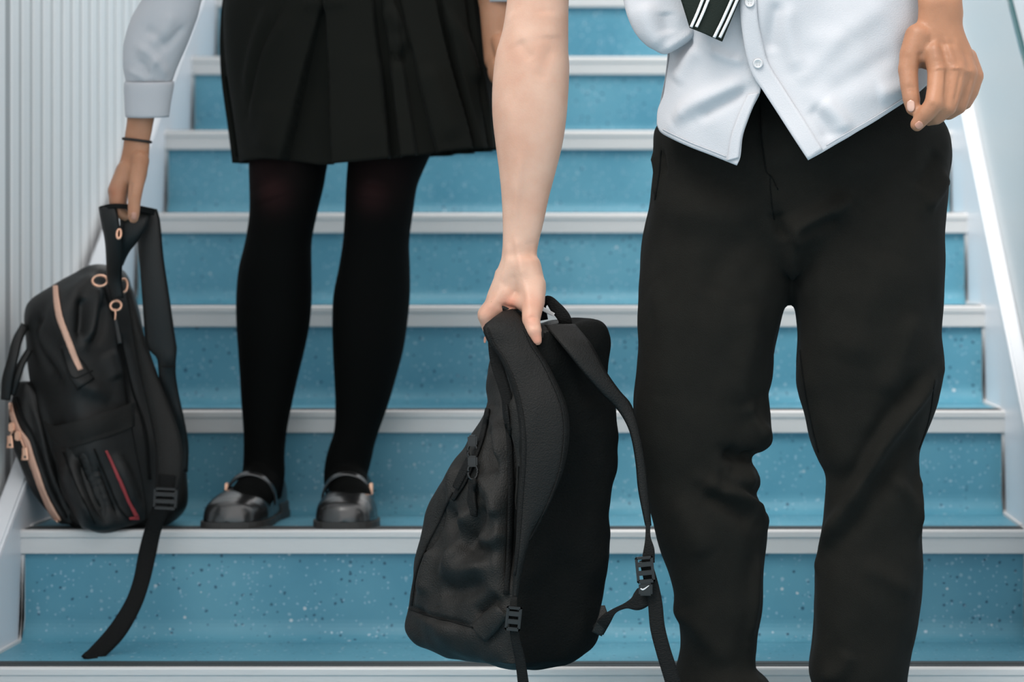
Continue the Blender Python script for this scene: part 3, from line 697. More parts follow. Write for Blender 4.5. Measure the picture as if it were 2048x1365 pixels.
g.chain([(1480, 770, 3.46, .034), (1497, 820, 3.455, .025), (1505, 862, 3.452, .0245), (1506, 872, 3.452, .0240)]); g.chain([(1440, 860, 3.44, .034), (1506, 872, 3.452, .0235)])
g.chain([(1440, 945, 3.45, .030), (1484, 958, 3.45, .022), (1500, 966, 3.452, .0140)])
trou = remeshed('trousers', g, M['trou'], boy, .0040, 14)
sculpt(trou, [
    ([(1530, 200), (1524, 260), (1535, 340), (1548, 400), (1556, 440)], .006, .004), ([(1518, 200), (1514, 270), (1530, 350)], .006, -.003),
    ([(1710, 395), (1640, 438), (1590, 462), (1560, 450)], .014, .016), ([(1680, 430), (1620, 458), (1592, 470)], .008, -.010), ([(1605, 462), (1590, 500), (1584, 560)], .010, .008),
    ([(1552, 420), (1560, 455), (1580, 478)], .008, -.010), ([(1330, 420), (1430, 430), (1530, 410)], .020, .005), ([(1500, 470), (1450, 520), (1410, 600)], .020, -.006),
    ([(1310, 300), (1318, 340), (1316, 400)], .008, .006), ([(1326, 300), (1332, 350)], .006, -.005),
    ([(1890, 350), (1870, 390), (1850, 420)], .010, .007), ([(1880, 300), (1850, 350), (1830, 380)], .012, -.006),
    ([(1880, 740), (1820, 820), (1760, 900), (1700, 1010), (1650, 1085), (1636, 1130)], .011, .013), ([(1860, 730), (1800, 810), (1740, 900), (1680, 1000)], .014, -.007), ([(1850, 860), (1780, 940), (1720, 1030), (1670, 1100)], .016, -.007),
    ([(1790, 500), (1740, 620), (1700, 740)], .03, .006), ([(1830, 620), (1800, 720), (1760, 800)], .014, .005),
    ([(1836, 940), (1830, 1020), (1832, 1090)], .007, .005), ([(1780, 950), (1820, 1000), (1832, 1060)], .008, .005), ([(1720, 1130), (1780, 1160), (1830, 1190)], .012, .004),
    ([(1400, 960), (1450, 985), (1500, 1010), (1528, 1040)], .010, .011), ([(1400, 985), (1460, 1010), (1510, 1050)], .012, -.008), ([(1440, 900), (1470, 930), (1450, 960), (1440, 990)], .009, -.006),
    ([(1538, 880), (1510, 850), (1490, 800)], .010, .008), ([(1505, 908), (1480, 915), (1450, 900)], .008, -.010), ([(1515, 960), (1480, 960), (1440, 945)], .010, .007),
    ([(1500, 1290), (1510, 1200), (1520, 1100)], .008, .005), ([(1340, 1000), (1380, 1050), (1420, 1120)], .016, .004), ([(1300, 560), (1330, 680), (1320, 800)], .02, .004), ([(1490, 600), (1500, 700), (1470, 820)], .018, .006),
    ([(1330, 1200), (1400, 1260), (1460, 1340)], .014, .005), ([(1700, 1300), (1680, 1340), (1640, 1360)], .012, .006)], wrinkle=(11, .007), default=3.42, gain=1.25)
V = coords(trou.data); V += norms(trou.data)*np.array([noise.noise((v[0]*34, v[1]*34, v[2]*22))*.0026 for v in V])[:, None]; trou.data.vertices.foreach_set('co', V.ravel()); trou.data.update()
btr = bvh_of(trou)
def seam(name, pts, par, bvx, m, w=2.2, lift=.0003, t=.0010):
    return ribbon(name, [(*p, w) for p in pts], m, par, t, len(pts)*8, bvx, lift, 3)
seam('fly_seam', [(1520, 205), (1522, 260), (1528, 310), (1534, 345), (1541, 352)], trou, btr, M['mesh'], 2.5)
seam('fly_seam', [(1556, 380), (1541, 352), (1543, 400), (1548, 440)], trou, btr, M['mesh'], 2)
seam('side_seam', [(1600, 700), (1612, 790), (1626, 860), (1637, 905)], trou, btr, M['mesh'], 2.5)
seam('side_seam', [(1870, 760), (1858, 840), (1838, 900)], trou, btr, M['mesh'], 2.5)
# pocket opening on the outer hip
seam('pocket_seam', [(1322, 300), (1318, 350), (1310, 400)], trou, btr, M['mesh'], 2.5)

# shirt
def dsh(px, py, off=0.0):
    xn = min(abs((px-1600)/318), .999)
    y = 3.475-.138*math.sqrt(1-xn*xn)
    y += .004*math.sin(px*.02+py*.012)+off+.045*min(max((-90-py)/110, 0), 1)
    return y
shirt_g = Geo()
Lp = coons([(1345, -200), (1400, -200), (1480, -200)], [(1315, 250), (1322, 264), (1340, 275), (1380, 294), (1430, 314), (1473, 331)],
           [(1345, -200), (1334, -80), (1337, 40), (1336, 110), (1333, 150), (1329, 190), (1318, 220), (1315, 250)],
           [(1480, -200), (1490, -80), (1500, 60), (1512, 140), (1521, 178), (1506, 214), (1498, 235), (1486, 272), (1480, 315), (1473, 331)], lambda x, y: dsh(x, y, .004), 70, 90)
Rp = coons([(1472, -200), (1640, -200), (1785, -200)], [(1616, 321), (1655, 299), (1700, 272), (1750, 243), (1800, 210), (1840, 182), (1880, 148)],
           [(1472, -200), (1481, -80), (1481, 16), (1483, 53), (1493, 113), (1506, 153), (1525, 181), (1570, 250), (1616, 321)],
           [(1785, -200), (1832, -80), (1840, 20), (1850, 80), (1880, 148)], lambda x, y: dsh(x, y, -.004), 90, 90)
dbk = lambda x, y: 3.475-.04*min(max((-90-y)/110, 0), 1)+.135*math.sqrt(max(0, 1-min(abs((x-1600)/318), .999)**2))
Bp = coons([(1345, -200), (1570, -200), (1785, -200)], [(1315, 250), (1400, 300), (1600, 320), (1800, 280), (1880, 148)], [(1345, -200), (1334, -80), (1336, 110), (1315, 250)], [(1785, -200), (1832, -80), (1850, 80), (1880, 148)], dbk, 60, 30)
for G_ in (Lp, Rp, Bp): shirt_g.grid(G_)
shirt = link('shirt', shirt_g.mesh('shirt'), M['shirt'], boy)
def facecam(o):
    bm = bmesh.new(); bm.from_mesh(o.data)
    for f in bm.faces:
        if f.calc_center_median().y < 3.47 and f.normal.y > 0: f.normal_flip()
    bm.to_mesh(o.data); bm.free()
facecam(shirt)
sculpt(shirt, [
    ([(1495, 160), (1440, 185), (1380, 215), (1345, 250)], .010, .008), ([(1500, 175), (1450, 205), (1390, 240)], .008, -.006), ([(1400, 90), (1370, 130), (1350, 170)], .012, .006), ([(1390, 75), (1340, 105)], .012, -.008),
    ([(1700, 60), (1640, 120), (1590, 170)], .012, .003), ([(1800, 100), (1720, 150), (1650, 190)], .013, -.0035), ([(1620, 210), (1650, 250), (1660, 285)], .010, -.006), ([(1640, 200), (1680, 240), (1690, 268)], .012, .006),
    ([(1780, 0), (1700, 60), (1600, 90)], .014, .0025), ([(1560, 0), (1545, 60), (1540, 110)], .010, -.006), ([(1750, 190), (1790, 180), (1820, 160)], .012, .006), ([(1570, 0), (1580, 80), (1600, 150)], .012, .006),
    ([(1420, 100), (1460, 118), (1490, 122)], .006, .004)], wrinkle=(13, .006), default=3.4)
V = coords(shirt.data); V += norms(shirt.data)*np.array([noise.noise((v[0]*34+v[2]*12, v[1]*20, v[2]*26))*.0013 for v in V])[:, None]; shirt.data.vertices.foreach_set('co', V.ravel()); shirt.data.update()
sg = Geo().loft([(-170, 1330, 1480, 3.44, .3), (-130, 1270, 1460, 3.41, .36), (-90, 1238, 1440, 3.395, .42), (-40, 1240, 1420, 3.39, .42), (0, 1248, 1405, 3.385, .42), (30, 1256, 1402, 3.38, .42), (55, 1266, 1398, 3.38, .42), (75, 1277, 1388, 3.38, .42), (92, 1293, 1365, 3.38, .46), (103, 1312, 1345, 3.38, .55), (108, 1324, 1334, 3.38, .6)])
solid(shirt, .0016)
sack = remeshed('shirt_fold', sg, M['shirt'], shirt, .003, 4)
sculpt(sack, [([(1290, 0), (1300, 60), (1325, 98)], .012, .005), ([(1330, 20), (1335, 70)], .010, -.005), ([(1390, 60), (1350, 85), (1325, 100)], .005, .004)], wrinkle=(16, .005))
bsh = bvh_of(shirt)
# upper shirt, above the frame
g = Geo().wchain([(.148, 3.48, 1.13, .166), (.12, 3.475, 1.21, .164), (.085, 3.47, 1.30, .156)], flat=((0, 1, 0), .80))
g.wchain([(.085, 3.47, 1.35, .095), (-.06, 3.44, 1.29, .070), (-.115, 3.42, 1.19, .064)]); g.wchain([(.085, 3.47, 1.35, .095), (.245, 3.48, 1.42, .068), (.325, 3.47, 1.23, .056)])
remeshed('yoke', g, M['shirt'], shirt, .006, 6)
# button placket and its buttons
A = spline([(1481, -80), (1481, 16), (1483, 53), (1493, 113), (1506, 153), (1525, 181), (1570, 250), (1616, 321)], 60)
B = spline([(1512, -80), (1514, 16), (1518, 55), (1531, 113), (1544, 140), (1566, 174), (1600, 228), (1644, 300)], 60)
G = []
for j in range(60):
    row = []
    for u in np.linspace(.02, 1, 7):
        p = A[j]*(1-u)+B[j]*u; row.append(tuple(hit(bsh, p[0], p[1], .0022, 3.36)[0]))
    G.append(row)
pk = solid(link('placket', Geo().grid(G).mesh('placket'), M['shirt'], shirt), .0022)
pk_b = bvh_of(pk)
pk2G = []
A2 = spline([(1519, 186), (1505, 216), (1497, 237), (1485, 274), (1479, 316)], 40); B2 = spline([(1496, 190), (1484, 216), (1474, 240), (1463, 272), (1455, 322)], 40)
for j in range(40):
    row = []
    for u in np.linspace(.05, 1, 5):
        p = A2[j]*(1-u)+B2[j]*u; row.append(tuple(hit(bsh, p[0], p[1], .0016, 3.38)[0]))
    pk2G.append(row)
solid(link('placket', Geo().grid(pk2G).mesh('placket'), M['shirt'], shirt), .0016)
for (bx_, by_) in ((1500, 5), (1516, 127)):
    p, n_ = hit(pk_b, bx_, by_, .0012, 3.35)
    n_ = Vector((n_.x, n_.y, n_.z)).normalized()
    bm = bmesh.new(); rr = .0062
    q = n_.to_track_quat('Z', 'Y')
    prof = [(0, .0004), (rr*.55, .0004), (rr*.70, .0012), (rr*.92, .0014), (rr, .0006), (rr*.95, -.001), (0, -.001)]
    G = [[tuple(p+q @ Vector((r_*math.cos(2*math.pi*i/24), r_*math.sin(2*math.pi*i/24), h_))) for i in range(24)] for r_, h_ in [(max(a_, 1e-5), b_) for a_, b_ in prof]]
    bo = link('button', Geo().grid(G, True, True).mesh('button'), M['btn'], shirt)
    for dx in (-1, 1):
        for dy in (-1, 1):
            c_ = p+q @ Vector((dx*.0014, dy*.0014, .0006)); link('buttonhole', Geo().ell(c_, .0006, .0006, .0006, 8).mesh('buttonhole'), M['joint'], bo)
# hem stitching lines
seam('hem_stitch', [(1326, 258), (1345, 268), (1384, 286), (1432, 305), (1452, 313)], shirt, bsh, M['shirt'], 2.0, .0009, .0004)
seam('hem_stitch', [(1652, 291), (1698, 264), (1748, 235), (1798, 203), (1815, 190)], shirt, bsh, M['shirt'], 2.0, .0009, .0004)
bm.free()

# tie hanging across
tieG = []
for v in np.linspace(0, 1, 40):
    l = np.array((1340, -70))*(1-v)+np.array((1381, 55))*v; r = np.array((1508, -70))*(1-v)+np.array((1443, 83))*v
    tieG.append([tuple(Wp(*(l*(1-u)+r*u), 3.325-.006*math.sin(math.pi*u)+.006*v)) for u in np.linspace(0, 1, 17)])
tie = link('necktie', Geo().grid(tieG).mesh('necktie'), M['tie'], boy); solid(tie, .005)
tb = bvh_of(tie)
wribbon('tie_blade', [Wp(1424, -60, 3.327), Wp(1420, -200, 3.33), Wp(1400, -500, 3.33), Wp(1405, -900, 3.36)], (1, 0, .2), .09, M['tie'], tie, .004)
for (x0, x1) in ((1406, 1384), (1417, 1394), (1463, 1427), (1474, 1438)):
    dxy = (x1-x0); yb = 55 if x1 < 1400 else 76
    seam('stripe', [(x0-dxy*.9*.0, -2), (x0+dxy*.5, yb*.5), (x1, yb-1)], tie, tb, M['stripe'], 5.6, .0027, .0003)
# shoes of the boy, below the frame
def plain_shoe(x):
    g = Geo().wchain([(x, 3.26, .035, .034), (x, 3.36, .045, .040), (x, 3.47, .055, .038), (x, 3.53, .050, .034)], flat=((0, 0, 1), .9))
    g.wchain([(x, 3.48, .07, .038), (x, 3.48, .12, .038)])
    o = remeshed('shoe', g, M['leather'], boy, .005, 5)
    bm = bmesh.new(); box(bm, x-.042, x+.042, 3.235, 3.565, .001, .016, .006); from_bm('sole', bm, M['sole'], o)
plain_shoe((1452-PX0)*3.5/F); plain_shoe((1738-PX0)*3.5/F)

# ================================================================== CENTRE BACKPACK (held by the boy)
bp = empty('backpack', 'plain black canvas backpack held by its shoulder strap beside the trousers', 'backpack')
rows = [  # py, left, near corner, right
 (645, 1085, 1120, 1192), (652, 1045, 1108, 1203), (665, 1005, 1090, 1209), (690, 985, 1068, 1214), (737, 979, 1050, 1215), (784, 974, 1042, 1217), (820, 968, 1040, 1228), (849, 952, 1040, 1231), (896, 922, 1038, 1233), (961, 887, 1034, 1224), (1026, 858, 1030, 1217), (1091, 834, 1028, 1214), (1150, 816, 1026, 1207), (1215, 807, 1024, 1203), (1245, 805, 1022, 1200), (1265, 806, 1022, 1194), (1283, 815, 1022, 1184), (1298, 838, 1024, 1170), (1312, 888, 1028, 1150), (1322, 950, 1032, 1110), (1327, 990, 1035, 1075)]
def prism_rows(rows, Yl, Yn_, Yr, Yb, seg=56, nres=120, rnd=.5):
    R = spline(rows, nres); G = []
    for py, l, c, r in R:
        Ym = (Yl+Yr)/2; k = Ym/F; z = CZ-(py-PY0)*k
        w = (r-l)*k; sc = min(1, w/.16)
        P = [((l-PX0)*k, Yl), ((c-PX0)*k, Ym+(Yn_-Ym)*sc), ((r-PX0)*k, Yr), (((r+c)/2+20-PX0)*k, Ym+(Yb-Ym)*sc), (((l+c)/2-10-PX0)*k, Ym+(Yb-Ym)*sc)]
        # closed smooth section through the corner points: dense polygon then circular blur
        n = len(P); q = []
        for i in range(n):
            a, b = np.array(P[i]), np.array(P[(i+1) % n]); m_ = max(2, int(round(seg*np.linalg.norm(b-a)/sum(np.linalg.norm(np.array(P[(j+1) % n])-np.array(P[j])) for j in range(n)))))
            q += [a+(b-a)*t for t in np.linspace(0, 1, 24, endpoint=False)]
        q = np.array(q)
        for _ in range(int(rnd*60)): q = (np.roll(q, 1, 0)+2*q+np.roll(q, -1, 0))/4
        # rescale x back to the wanted outline
        q[:, 0] = (q[:, 0]-q[:, 0].min())/(q[:, 0].max()-q[:, 0].min())*w+(l-PX0)*k
        G.append([(x, y, z) for x, y in q])
    return Geo().grid(G, True, True)
YB2 = 3.44
pack = remeshed('pack_body', prism_rows(rows, 3.46, 3.33, 3.41, 3.54, rnd=.55), M['nylonb'], bp, .0032, 4)
sculpt(pack, [
    ([(985, 720), (1000, 800), (1012, 900), (1018, 1050), (1015, 1200)], .010, -.016), ([(972, 800), (990, 860), (1000, 930)], .010, .006), ([(985, 850), (978, 905), (990, 950)], .008, -.010),
    ([(955, 1020), (925, 1050), (915, 1100), (890, 1130)], .012, .011), ([(975, 1010), (950, 1060), (930, 1090)], .009, -.009), ([(900, 1000), (908, 1050), (940, 1100), (990, 1110)], .011, -.009), ([(880, 1130), (930, 1140), (985, 1125)], .013, .009),
    ([(880, 1180), (930, 1180), (980, 1160)], .012, -.007), ([(895, 990), (870, 1060), (840, 1120), (824, 1200)], .006, -.006), ([(920, 930), (905, 990), (905, 1020)], .010, .007), ([(860, 1090), (850, 1150), (840, 1190)], .012, .007),
    ([(960, 950), (985, 990), (995, 1040)], .010, .007), ([(840, 1230), (890, 1260), (960, 1290)], .014, .005), ([(950, 1240), (980, 1210), (1000, 1190)], .010, -.008), ([(1010, 1060), (985, 1080), (960, 1075)], .010, .007),
    ([(808, 1213), (860, 1232), (910, 1245), (950, 1256)], .004, -.005),
    ([(1080, 700), (1140, 760), (1180, 850)], .02, .005), ([(1190, 900), (1180, 1050), (1170, 1200)], .02, .004)], wrinkle=(13, .009), default=3.4, gain=1.35)
V = coords(pack.data); V += norms(pack.data)*np.array([noise.noise((v[0]*40, v[1]*40, v[2]*34))*.0030 for v in V])[:, None]; pack.data.vertices.foreach_set('co', V.ravel()); pack.data.update()
pack.data.materials.append(M['mesh'])
Rr = np.array(rows)
for f in pack.data.polygons:
    c = f.center; yy = PY0+(CZ-c.z)*F/c.y; xx = PX0+c.x*F/c.y
    if xx > np.interp(yy, Rr[:, 0], Rr[:, 2])+2 and c.y < 3.50: f.material_index = 1
pb = bvh_of(pack)
ribbon('base_panel_seam', [(818, 1219, 3), (862, 1234, 3), (910, 1246, 3), (948, 1257, 3)], M['web'], bp, .0012, 24, pb, .0006, 3)
ribbon('side_seam', [(905, 985, 3), (880, 1040, 3), (850, 1100, 3), (832, 1150, 3), (824, 1212, 3)], M['web'], bp, .0012, 24, pb, .0008, 3)
zp = ribbon('zipper', [(1000, 745, 9), (1015, 830, 10), (1020, 940, 10), (1018, 1060, 10), (1012, 1190, 9)], M['web'], bp, .003, 40, pb, .0015, 5, bulge=.001)
zp2 = ribbon('zipper', [(978, 820, 7), (968, 870, 8), (950, 920, 9), (930, 965, 9), (908, 1000, 8)], M['web'], bp, .003, 30, pb, .0018, 5, bulge=.001)
for (x, y, dx, dy) in ((950, 905, -34, 78), (951, 945, -2, 90)):
    p, n_ = hit(pb, x, y, .004); s = 3.4/F
    q = empty('zip_puller'); q.parent = bp
    o = tube('ring', [tuple(Vector(p)+Vector((.0060*math.cos(a), -.003, .010*math.sin(a)))) for a in np.linspace(0, 2*math.pi, 13)], .0018, M['plastic'], q, 26, 8, True)
    bm = bmesh.new(); box(bm, p.x-.006, p.x+.006, p.y-.007, p.y+.002, p.z+.006, p.z+.020, .002); from_bm('slider', bm, M['plastic'], q)
    ribbon('pull_tab', [(x+2, y+14, 3.352+.0, 13), (x+dx*.5+2, y+dy*.5+6, 3.352, 15), (x+dx, y+dy-4, 3.356, 16)], M['web'], q, .003, 16) if False else ribbon('pull_tab', [(x+dx*.12, y+16, 12), (x+dx*.5, y+dy*.55, 14), (x+dx, y+dy-4, 15)], M['web'], q, .003, 16, pb, .005, 5)
# padded shoulder strap up into the hand
SE1 = [(1006, 622, 3.385), (984, 638, 3.356), (966, 656, 3.344), (979, 690, 3.340), (998, 715, 3.335), (1022, 772, 3.325), (1037, 843, 3.318), (1040, 914, 3.315), (1035, 1002, 3.316), (1031, 1091, 3.318), (1026, 1160, 3.322), (1024, 1212, 3.326)]
SE2 = [(1030, 617, 3.390), (1042, 634, 3.364), (1058, 660, 3.350), (1075, 696, 3.344), (1092, 722, 3.340), (1113, 762, 3.335), (1134, 814, 3.330), (1139, 867, 3.328), (1128, 938, 3.326), (1099, 1008, 3.324), (1063, 1073, 3.322), (1032, 1212, 3.326)]
def padstrap(name, e1, e2, th, material, parent, n=60, across=13, rim=True):
    A, B = spline(e1, n), spline(e2, n); G = []
    for j in range(n):
        f = [];
        for u in np.linspace(0, 1, across): f.append(tuple(Wp(*(A[j]*(1-u)+B[j]*u))+Vector((0, -th*(math.sin(math.pi*u)**.6), 0))))
        b = [tuple(Wp(*(A[j]*(1-u)+B[j]*u))+Vector((0, th*.5*(math.sin(math.pi*u)**.6), 0))) for u in np.linspace(1, 0, across)[1:-1]]
        G.append(f+b)
    o = link(name, Geo().grid(G, True, True).mesh(name), material, parent)
    return o
ps = padstrap('shoulder_strap', SE1, SE2, .007, M['strapc'], bp)
V = coords(ps.data); V += np.array([(0, noise.noise((v[0]*30, v[1]*30, v[2]*22))*.003, 0) for v in V]); ps.data.vertices.foreach_set('co', V.ravel()); ps.data.update()
psb = bvh_of(ps)
for off, wd_ in ((.10, 4), (.90, 4)):
    A, B = np.array(SE1), np.array(SE2); Q = A*(1-off)+B*off
    ribbon('binding', [(q_[0], q_[1], wd_) for q_ in Q[2:-1]], M['web'], ps, .0014, 60, psb, .0005, 3, default=3.33)
# dark inner face of the folded strap and the strap going back behind the hand
ribbon('strap_lining', [(985, 665, 3.365, 20), (992, 720, 3.36, 24), (1012, 790, 3.35, 22), (1026, 860, 3.345, 18)], M['web'], ps, .004)
wribbon('strap_fold', [Wp(1018, 622, 3.385), Wp(1022, 616, 3.41), Wp(1030, 632, 3.44), Wp(1050, 652, 3.46), Wp(1085, 662, 3.47)], (1, .1, -.4), .05, M['nylonb'], ps, .006)
# webbing and buckle hanging from the foot of the strap
wb1 = ribbon('webbing_strap', [(1028, 1195, 3.316, 13), (1026, 1230, 3.312, 16), (1030, 1275, 3.312, 18), (1040, 1320, 3.32, 20), (1048, 1380, 3.33, 22), (1052, 1430, 3.34, 20)], M['web'], bp, .0025)
ribbon('strap_anchor', [(960, 1268, 44), (985, 1245, 38), (1008, 1222, 26)], M['nylonb'], bp, .004, 14, pb, .004, 7, bulge=.003)
def ladder(p, w, h, par, tilt=0.0, m=None):
    """ladder-lock buckle: frame with two cross bars"""
    m = m or M['plastic']; r = empty('buckle'); r.parent = par
    r.location = p; r.rotation_euler = (0, tilt, 0)
    bm = bmesh.new(); t = .0035
    for x0, x1, z0, z1 in ((-w/2, -w/2+t, -h/2, h/2), (w/2-t, w/2, -h/2, h/2), (-w/2, w/2, h/2-t, h/2), (-w/2, w/2, -h/2, -h/2+t*1.3)): box(bm, x0, x1, -.004, .004, z0, z1, .0012)
    from_bm('frame', bm, m, r)
    for zz in (-h*.12, h*.2):
        bm = bmesh.new(); box(bm, -w/2+t*.5, w/2-t*.5, -.003, .003, zz-.003, zz+.003, .001); from_bm('cross_bar', bm, m, r)
    return r
ladder(Wp(1027, 1238, 3.307), .019, .030, bp, .1)
# top grab handle
tube_h = ribbon('grab_handle', [(1088, 640, 3.43, 16), (1084, 612, 3.425, 17), (1096, 600, 3.42, 17), (1112, 616, 3.415, 24), (1128, 636, 3.415, 26), (1132, 652, 3.42, 26)], M['web'], bp, .0035)
ribbon('care_label', [(1084, 617, 3.418, 8), (1098, 625, 3.414, 8), (1108, 630, 3.41, 7)], M['stripe'], tube_h, .001)
# second strap, swinging out to the right, with its buckle and webbing
E1 = [(1088, 650, 3.370), (1122, 690, 3.345), (1160, 738, 3.343), (1200, 785, 3.352), (1236, 822, 3.362), (1258, 862, 3.362), (1270, 920, 3.362), (1276, 980, 3.362), (1290, 1052, 3.362)]
E2 = [(1150, 648, 3.385), (1184, 690, 3.362), (1212, 742, 3.358), (1240, 782, 3.362), (1262, 808, 3.368), (1276, 850, 3.366), (1290, 920, 3.366), (1298, 990, 3.366), (1303, 1052, 3.366)]
st2 = padstrap('shoulder_strap', E1, E2, .0045, M['strapc'], bp, 50, 9)
ribbon('webbing_strap', [(1296, 1045, 3.356, 9), (1296, 1075, 3.352, 11), (1298, 1100, 3.350, 22), (1296, 1125, 3.350, 27)], M['web'], bp, .0025)
bk = ladder(Wp(1290, 1140, 3.342), .0225, .033, bp, -.10)
bm = bmesh.new(); p = Wp(1292, 1176, 3.342); box(bm, p.x-.009, p.x+.008, p.y-.003, p.y+.003, p.z-.010, p.z+.006, .002); bt = from_bm('buckle_tab', bm, M['plastic'], bp)
ribbon('tick_mark', [(1281, 1178, 3.3385, 2), (1286, 1180, 3.3385, 3), (1298, 1172, 3.3385, 1.2)], M['btn'], bt, .0003)
ribbon('webbing_strap', [(1290, 1120, 3.354, 24), (1302, 1165, 3.350, 27), (1310, 1205, 3.350, 29), (1315, 1255, 3.350, 30), (1326, 1300, 3.350, 30), (1340, 1345, 3.352, 31), (1356, 1400, 3.355, 31)], M['web'], bp, .0025)
ribbon('webbing_strap', [(1296, 1170, 3.356, 22), (1292, 1188, 3.352, 40), (1275, 1205, 3.350, 34), (1252, 1212, 3.352, 12), (1230, 1222, 3.356, 10), (1212, 1240, 3.362, 22), (1196, 1262, 3.375, 28)], M['web'], bp, .0025)
ribbon('strap_anchor', [(1206, 1212, 3.372, 8), (1206, 1240, 3.368, 22), (1194, 1268, 3.374, 22)], M['nylonb'], bp, .004)

# ================================================================== LEFT BACKPACK (on the step)
b2 = empty('backpack', 'black nylon backpack with rose gold zips resting on a step', 'backpack')
rows2 = [(528, 192, 205, 212), (535, 172, 205, 232), (548, 150, 195, 244), (562, 120, 185, 250), (578, 92, 170, 254), (596, 66, 165, 258), (612, 54, 160, 262), (644, 49, 160, 270), (690, 52, 165, 282), (749, 60, 170, 298), (791, 66, 175, 314), (834, 74, 180, 332), (881, 84, 185, 352), (930, 94, 190, 364), (980, 106, 195, 368), (1015, 118, 200, 364), (1036, 130, 205, 350), (1052, 146, 210, 326), (1063, 168, 212, 296), (1070, 190, 214, 262)]
pk2 = remeshed('pack_body', prism_rows(rows2, 4.04, 3.965, 4.06, 4.20, rnd=.5), M['nylon'], b2, .0034, 4)
sculpt(pk2, [
    ([(88, 620), (70, 660), (90, 720), (120, 760)], .010, -.010), ([(62, 640), (90, 690), (150, 760), (230, 800)], .012, .007), ([(185, 560), (190, 600), (182, 650), (170, 690)], .010, .012), ([(165, 590), (166, 640), (160, 680)], .008, -.010), ([(205, 600), (200, 660), (180, 690)], .008, -.008),
    ([(70, 770), (95, 850), (115, 950), (150, 1040)], .008, .006), ([(100, 900), (125, 1000), (170, 1060)], .008, -.010), ([(135, 920), (160, 990), (195, 1050)], .010, .010), ([(150, 900), (175, 960), (205, 1040)], .007, -.010),
    ([(240, 660), (262, 760), (275, 840)], .010, -.009), ([(215, 700), (240, 760)], .014, .006), ([(190, 920), (215, 985), (235, 1040)], .006, -.006), ([(230, 920), (260, 980), (290, 1040)], .010, .005),
    ([(110, 590), (125, 660), (145, 730)], .012, .004)], wrinkle=(15, .006), default=4.0)
p2 = bvh_of(pk2)
# bulging front pocket on the far left with its rose gold zip
fr = [(765, 38, 58, 62), (775, 30, 52, 72), (795, 20, 50, 84), (828, 15, 52, 96), (860, 18, 60, 106), (897, 24, 66, 116), (950, 44, 80, 132), (1002, 72, 105, 150), (1036, 100, 128, 164), (1050, 118, 140, 166)]
fp = remeshed('front_pocket', prism_rows(fr, 4.03, 3.985, 4.02, 4.14, rnd=.5), M['nylon'], b2, .003, 3)
sculpt(fp, [([(60, 790), (80, 860), (100, 940), (140, 1030)], .006, .006), ([(40, 900), (70, 960), (95, 1020)], .006, -.005)], wrinkle=(22, .004), default=4.0)
fpb = bvh_of(fp)
z1 = ribbon('zipper', [(21, 806, 8), (26, 830, 9), (38, 862, 11), (53, 884, 12), (62, 912, 12), (70, 936, 12), (87, 986, 12), (104, 1020, 12), (119, 1043, 10)], M['ztape'], b2, .0022, 60, fpb, .0016, 5, default=4.0)
ribbon('piping', [(32, 795, 5), (46, 835, 5), (66, 870, 5), (84, 920, 5), (104, 980, 5), (134, 1036, 5)], M['web'], b2, .003, 50, fpb, .0015, 3, default=4.0)
for (x, y, tx, ty) in ((28, 855, 20, 892), (40, 872, 50, 916)):
    q = empty('zip_puller'); q.parent = b2
    p, _ = hit(fpb, x, y, .004, 4.0)
    bm = bmesh.new(); box(bm, p.x-.0045, p.x+.0045, p.y-.004, p.y+.003, p.z-.007, p.z+.007, .0018); from_bm('slider', bm, M['gold'], q)
    Yq = p.y-.006
    G = [(tx-6, ty-20), (tx+5, ty-20), (tx+8, ty+4), (tx-7, ty+4)]
    for a, b in (((x, y+4), (tx-1, ty-18)),): tube('link', [tuple(Wp(*a, Yq)), tuple(Wp((a[0]+b[0])/2, (a[1]+b[1])/2, Yq)), tuple(Wp(*b, Yq))], .0012, M['gold'], q, 6)
    fr_ = ribbon('tab', [(tx-1, ty-20, Yq, 10), (tx, ty-8, Yq, 12), (tx, ty+5, Yq, 15)], M['gold'], q, .0016)
    ribbon('tab_hole', [(tx, ty-4, Yq-.0012, 4), (tx, ty+1, Yq-.0012, 5)], M['grip'], fr_, .0005)
# curved mouth zip, pale rose
seam2 = ribbon('zipper', [(112, 574, 9), (114, 598, 10), (120, 634, 11), (131, 666, 11), (142, 696, 11), (151, 720, 11), (160, 741, 10)], M['ztape'], b2, .0024, 50, p2, .0018, 5, default=4.0)
ribbon('zip_garage', [(128, 690, 12), (150, 735, 40), (172, 770, 40)], M['nylon'], b2, .0025, 16, p2, .0008, 7, default=4.0)
seam('stitch_line', [(126, 700), (146, 756), (185, 742)], b2, p2, M['web'], 2.5, .002)
# side pocket with an elasticated band
def patch(name, top, bot, l, r, lift, material, par, t, bvx, bul=0.0, nu=24, nv=24, default=4.0):
    T, B, L, R = spline(top, nu), spline(bot, nu), spline(l, nv), spline(r, nv); G = []
    for j in range(nv):
        v = j/(nv-1); row = []
        for i in range(nu):
            u = i/(nu-1); p = (1-v)*T[i]+v*B[i]+(1-u)*L[j]+u*R[j]-((1-u)*(1-v)*T[0]+u*(1-v)*T[-1]+(1-u)*v*B[0]+u*v*B[-1])
            row.append(tuple(hit(bvx, p[0], p[1], lift+bul*math.sin(math.pi*u)*math.sin(math.pi*min(v+.2, 1)), default)[0]))
        G.append(row)
    return solid(link(name, Geo().grid(G).mesh(name), material, par), t)
sp = patch('side_pocket', [(100, 862), (130, 870), (190, 850), (256, 832)], [(170, 1052), (200, 1056), (250, 1050), (290, 1040)], [(100, 862), (118, 930), (140, 1000), (170, 1052)], [(256, 832), (270, 900), (283, 970), (290, 1040)], .004, M['nylon'], b2, .003, p2, .006, 40, 50)
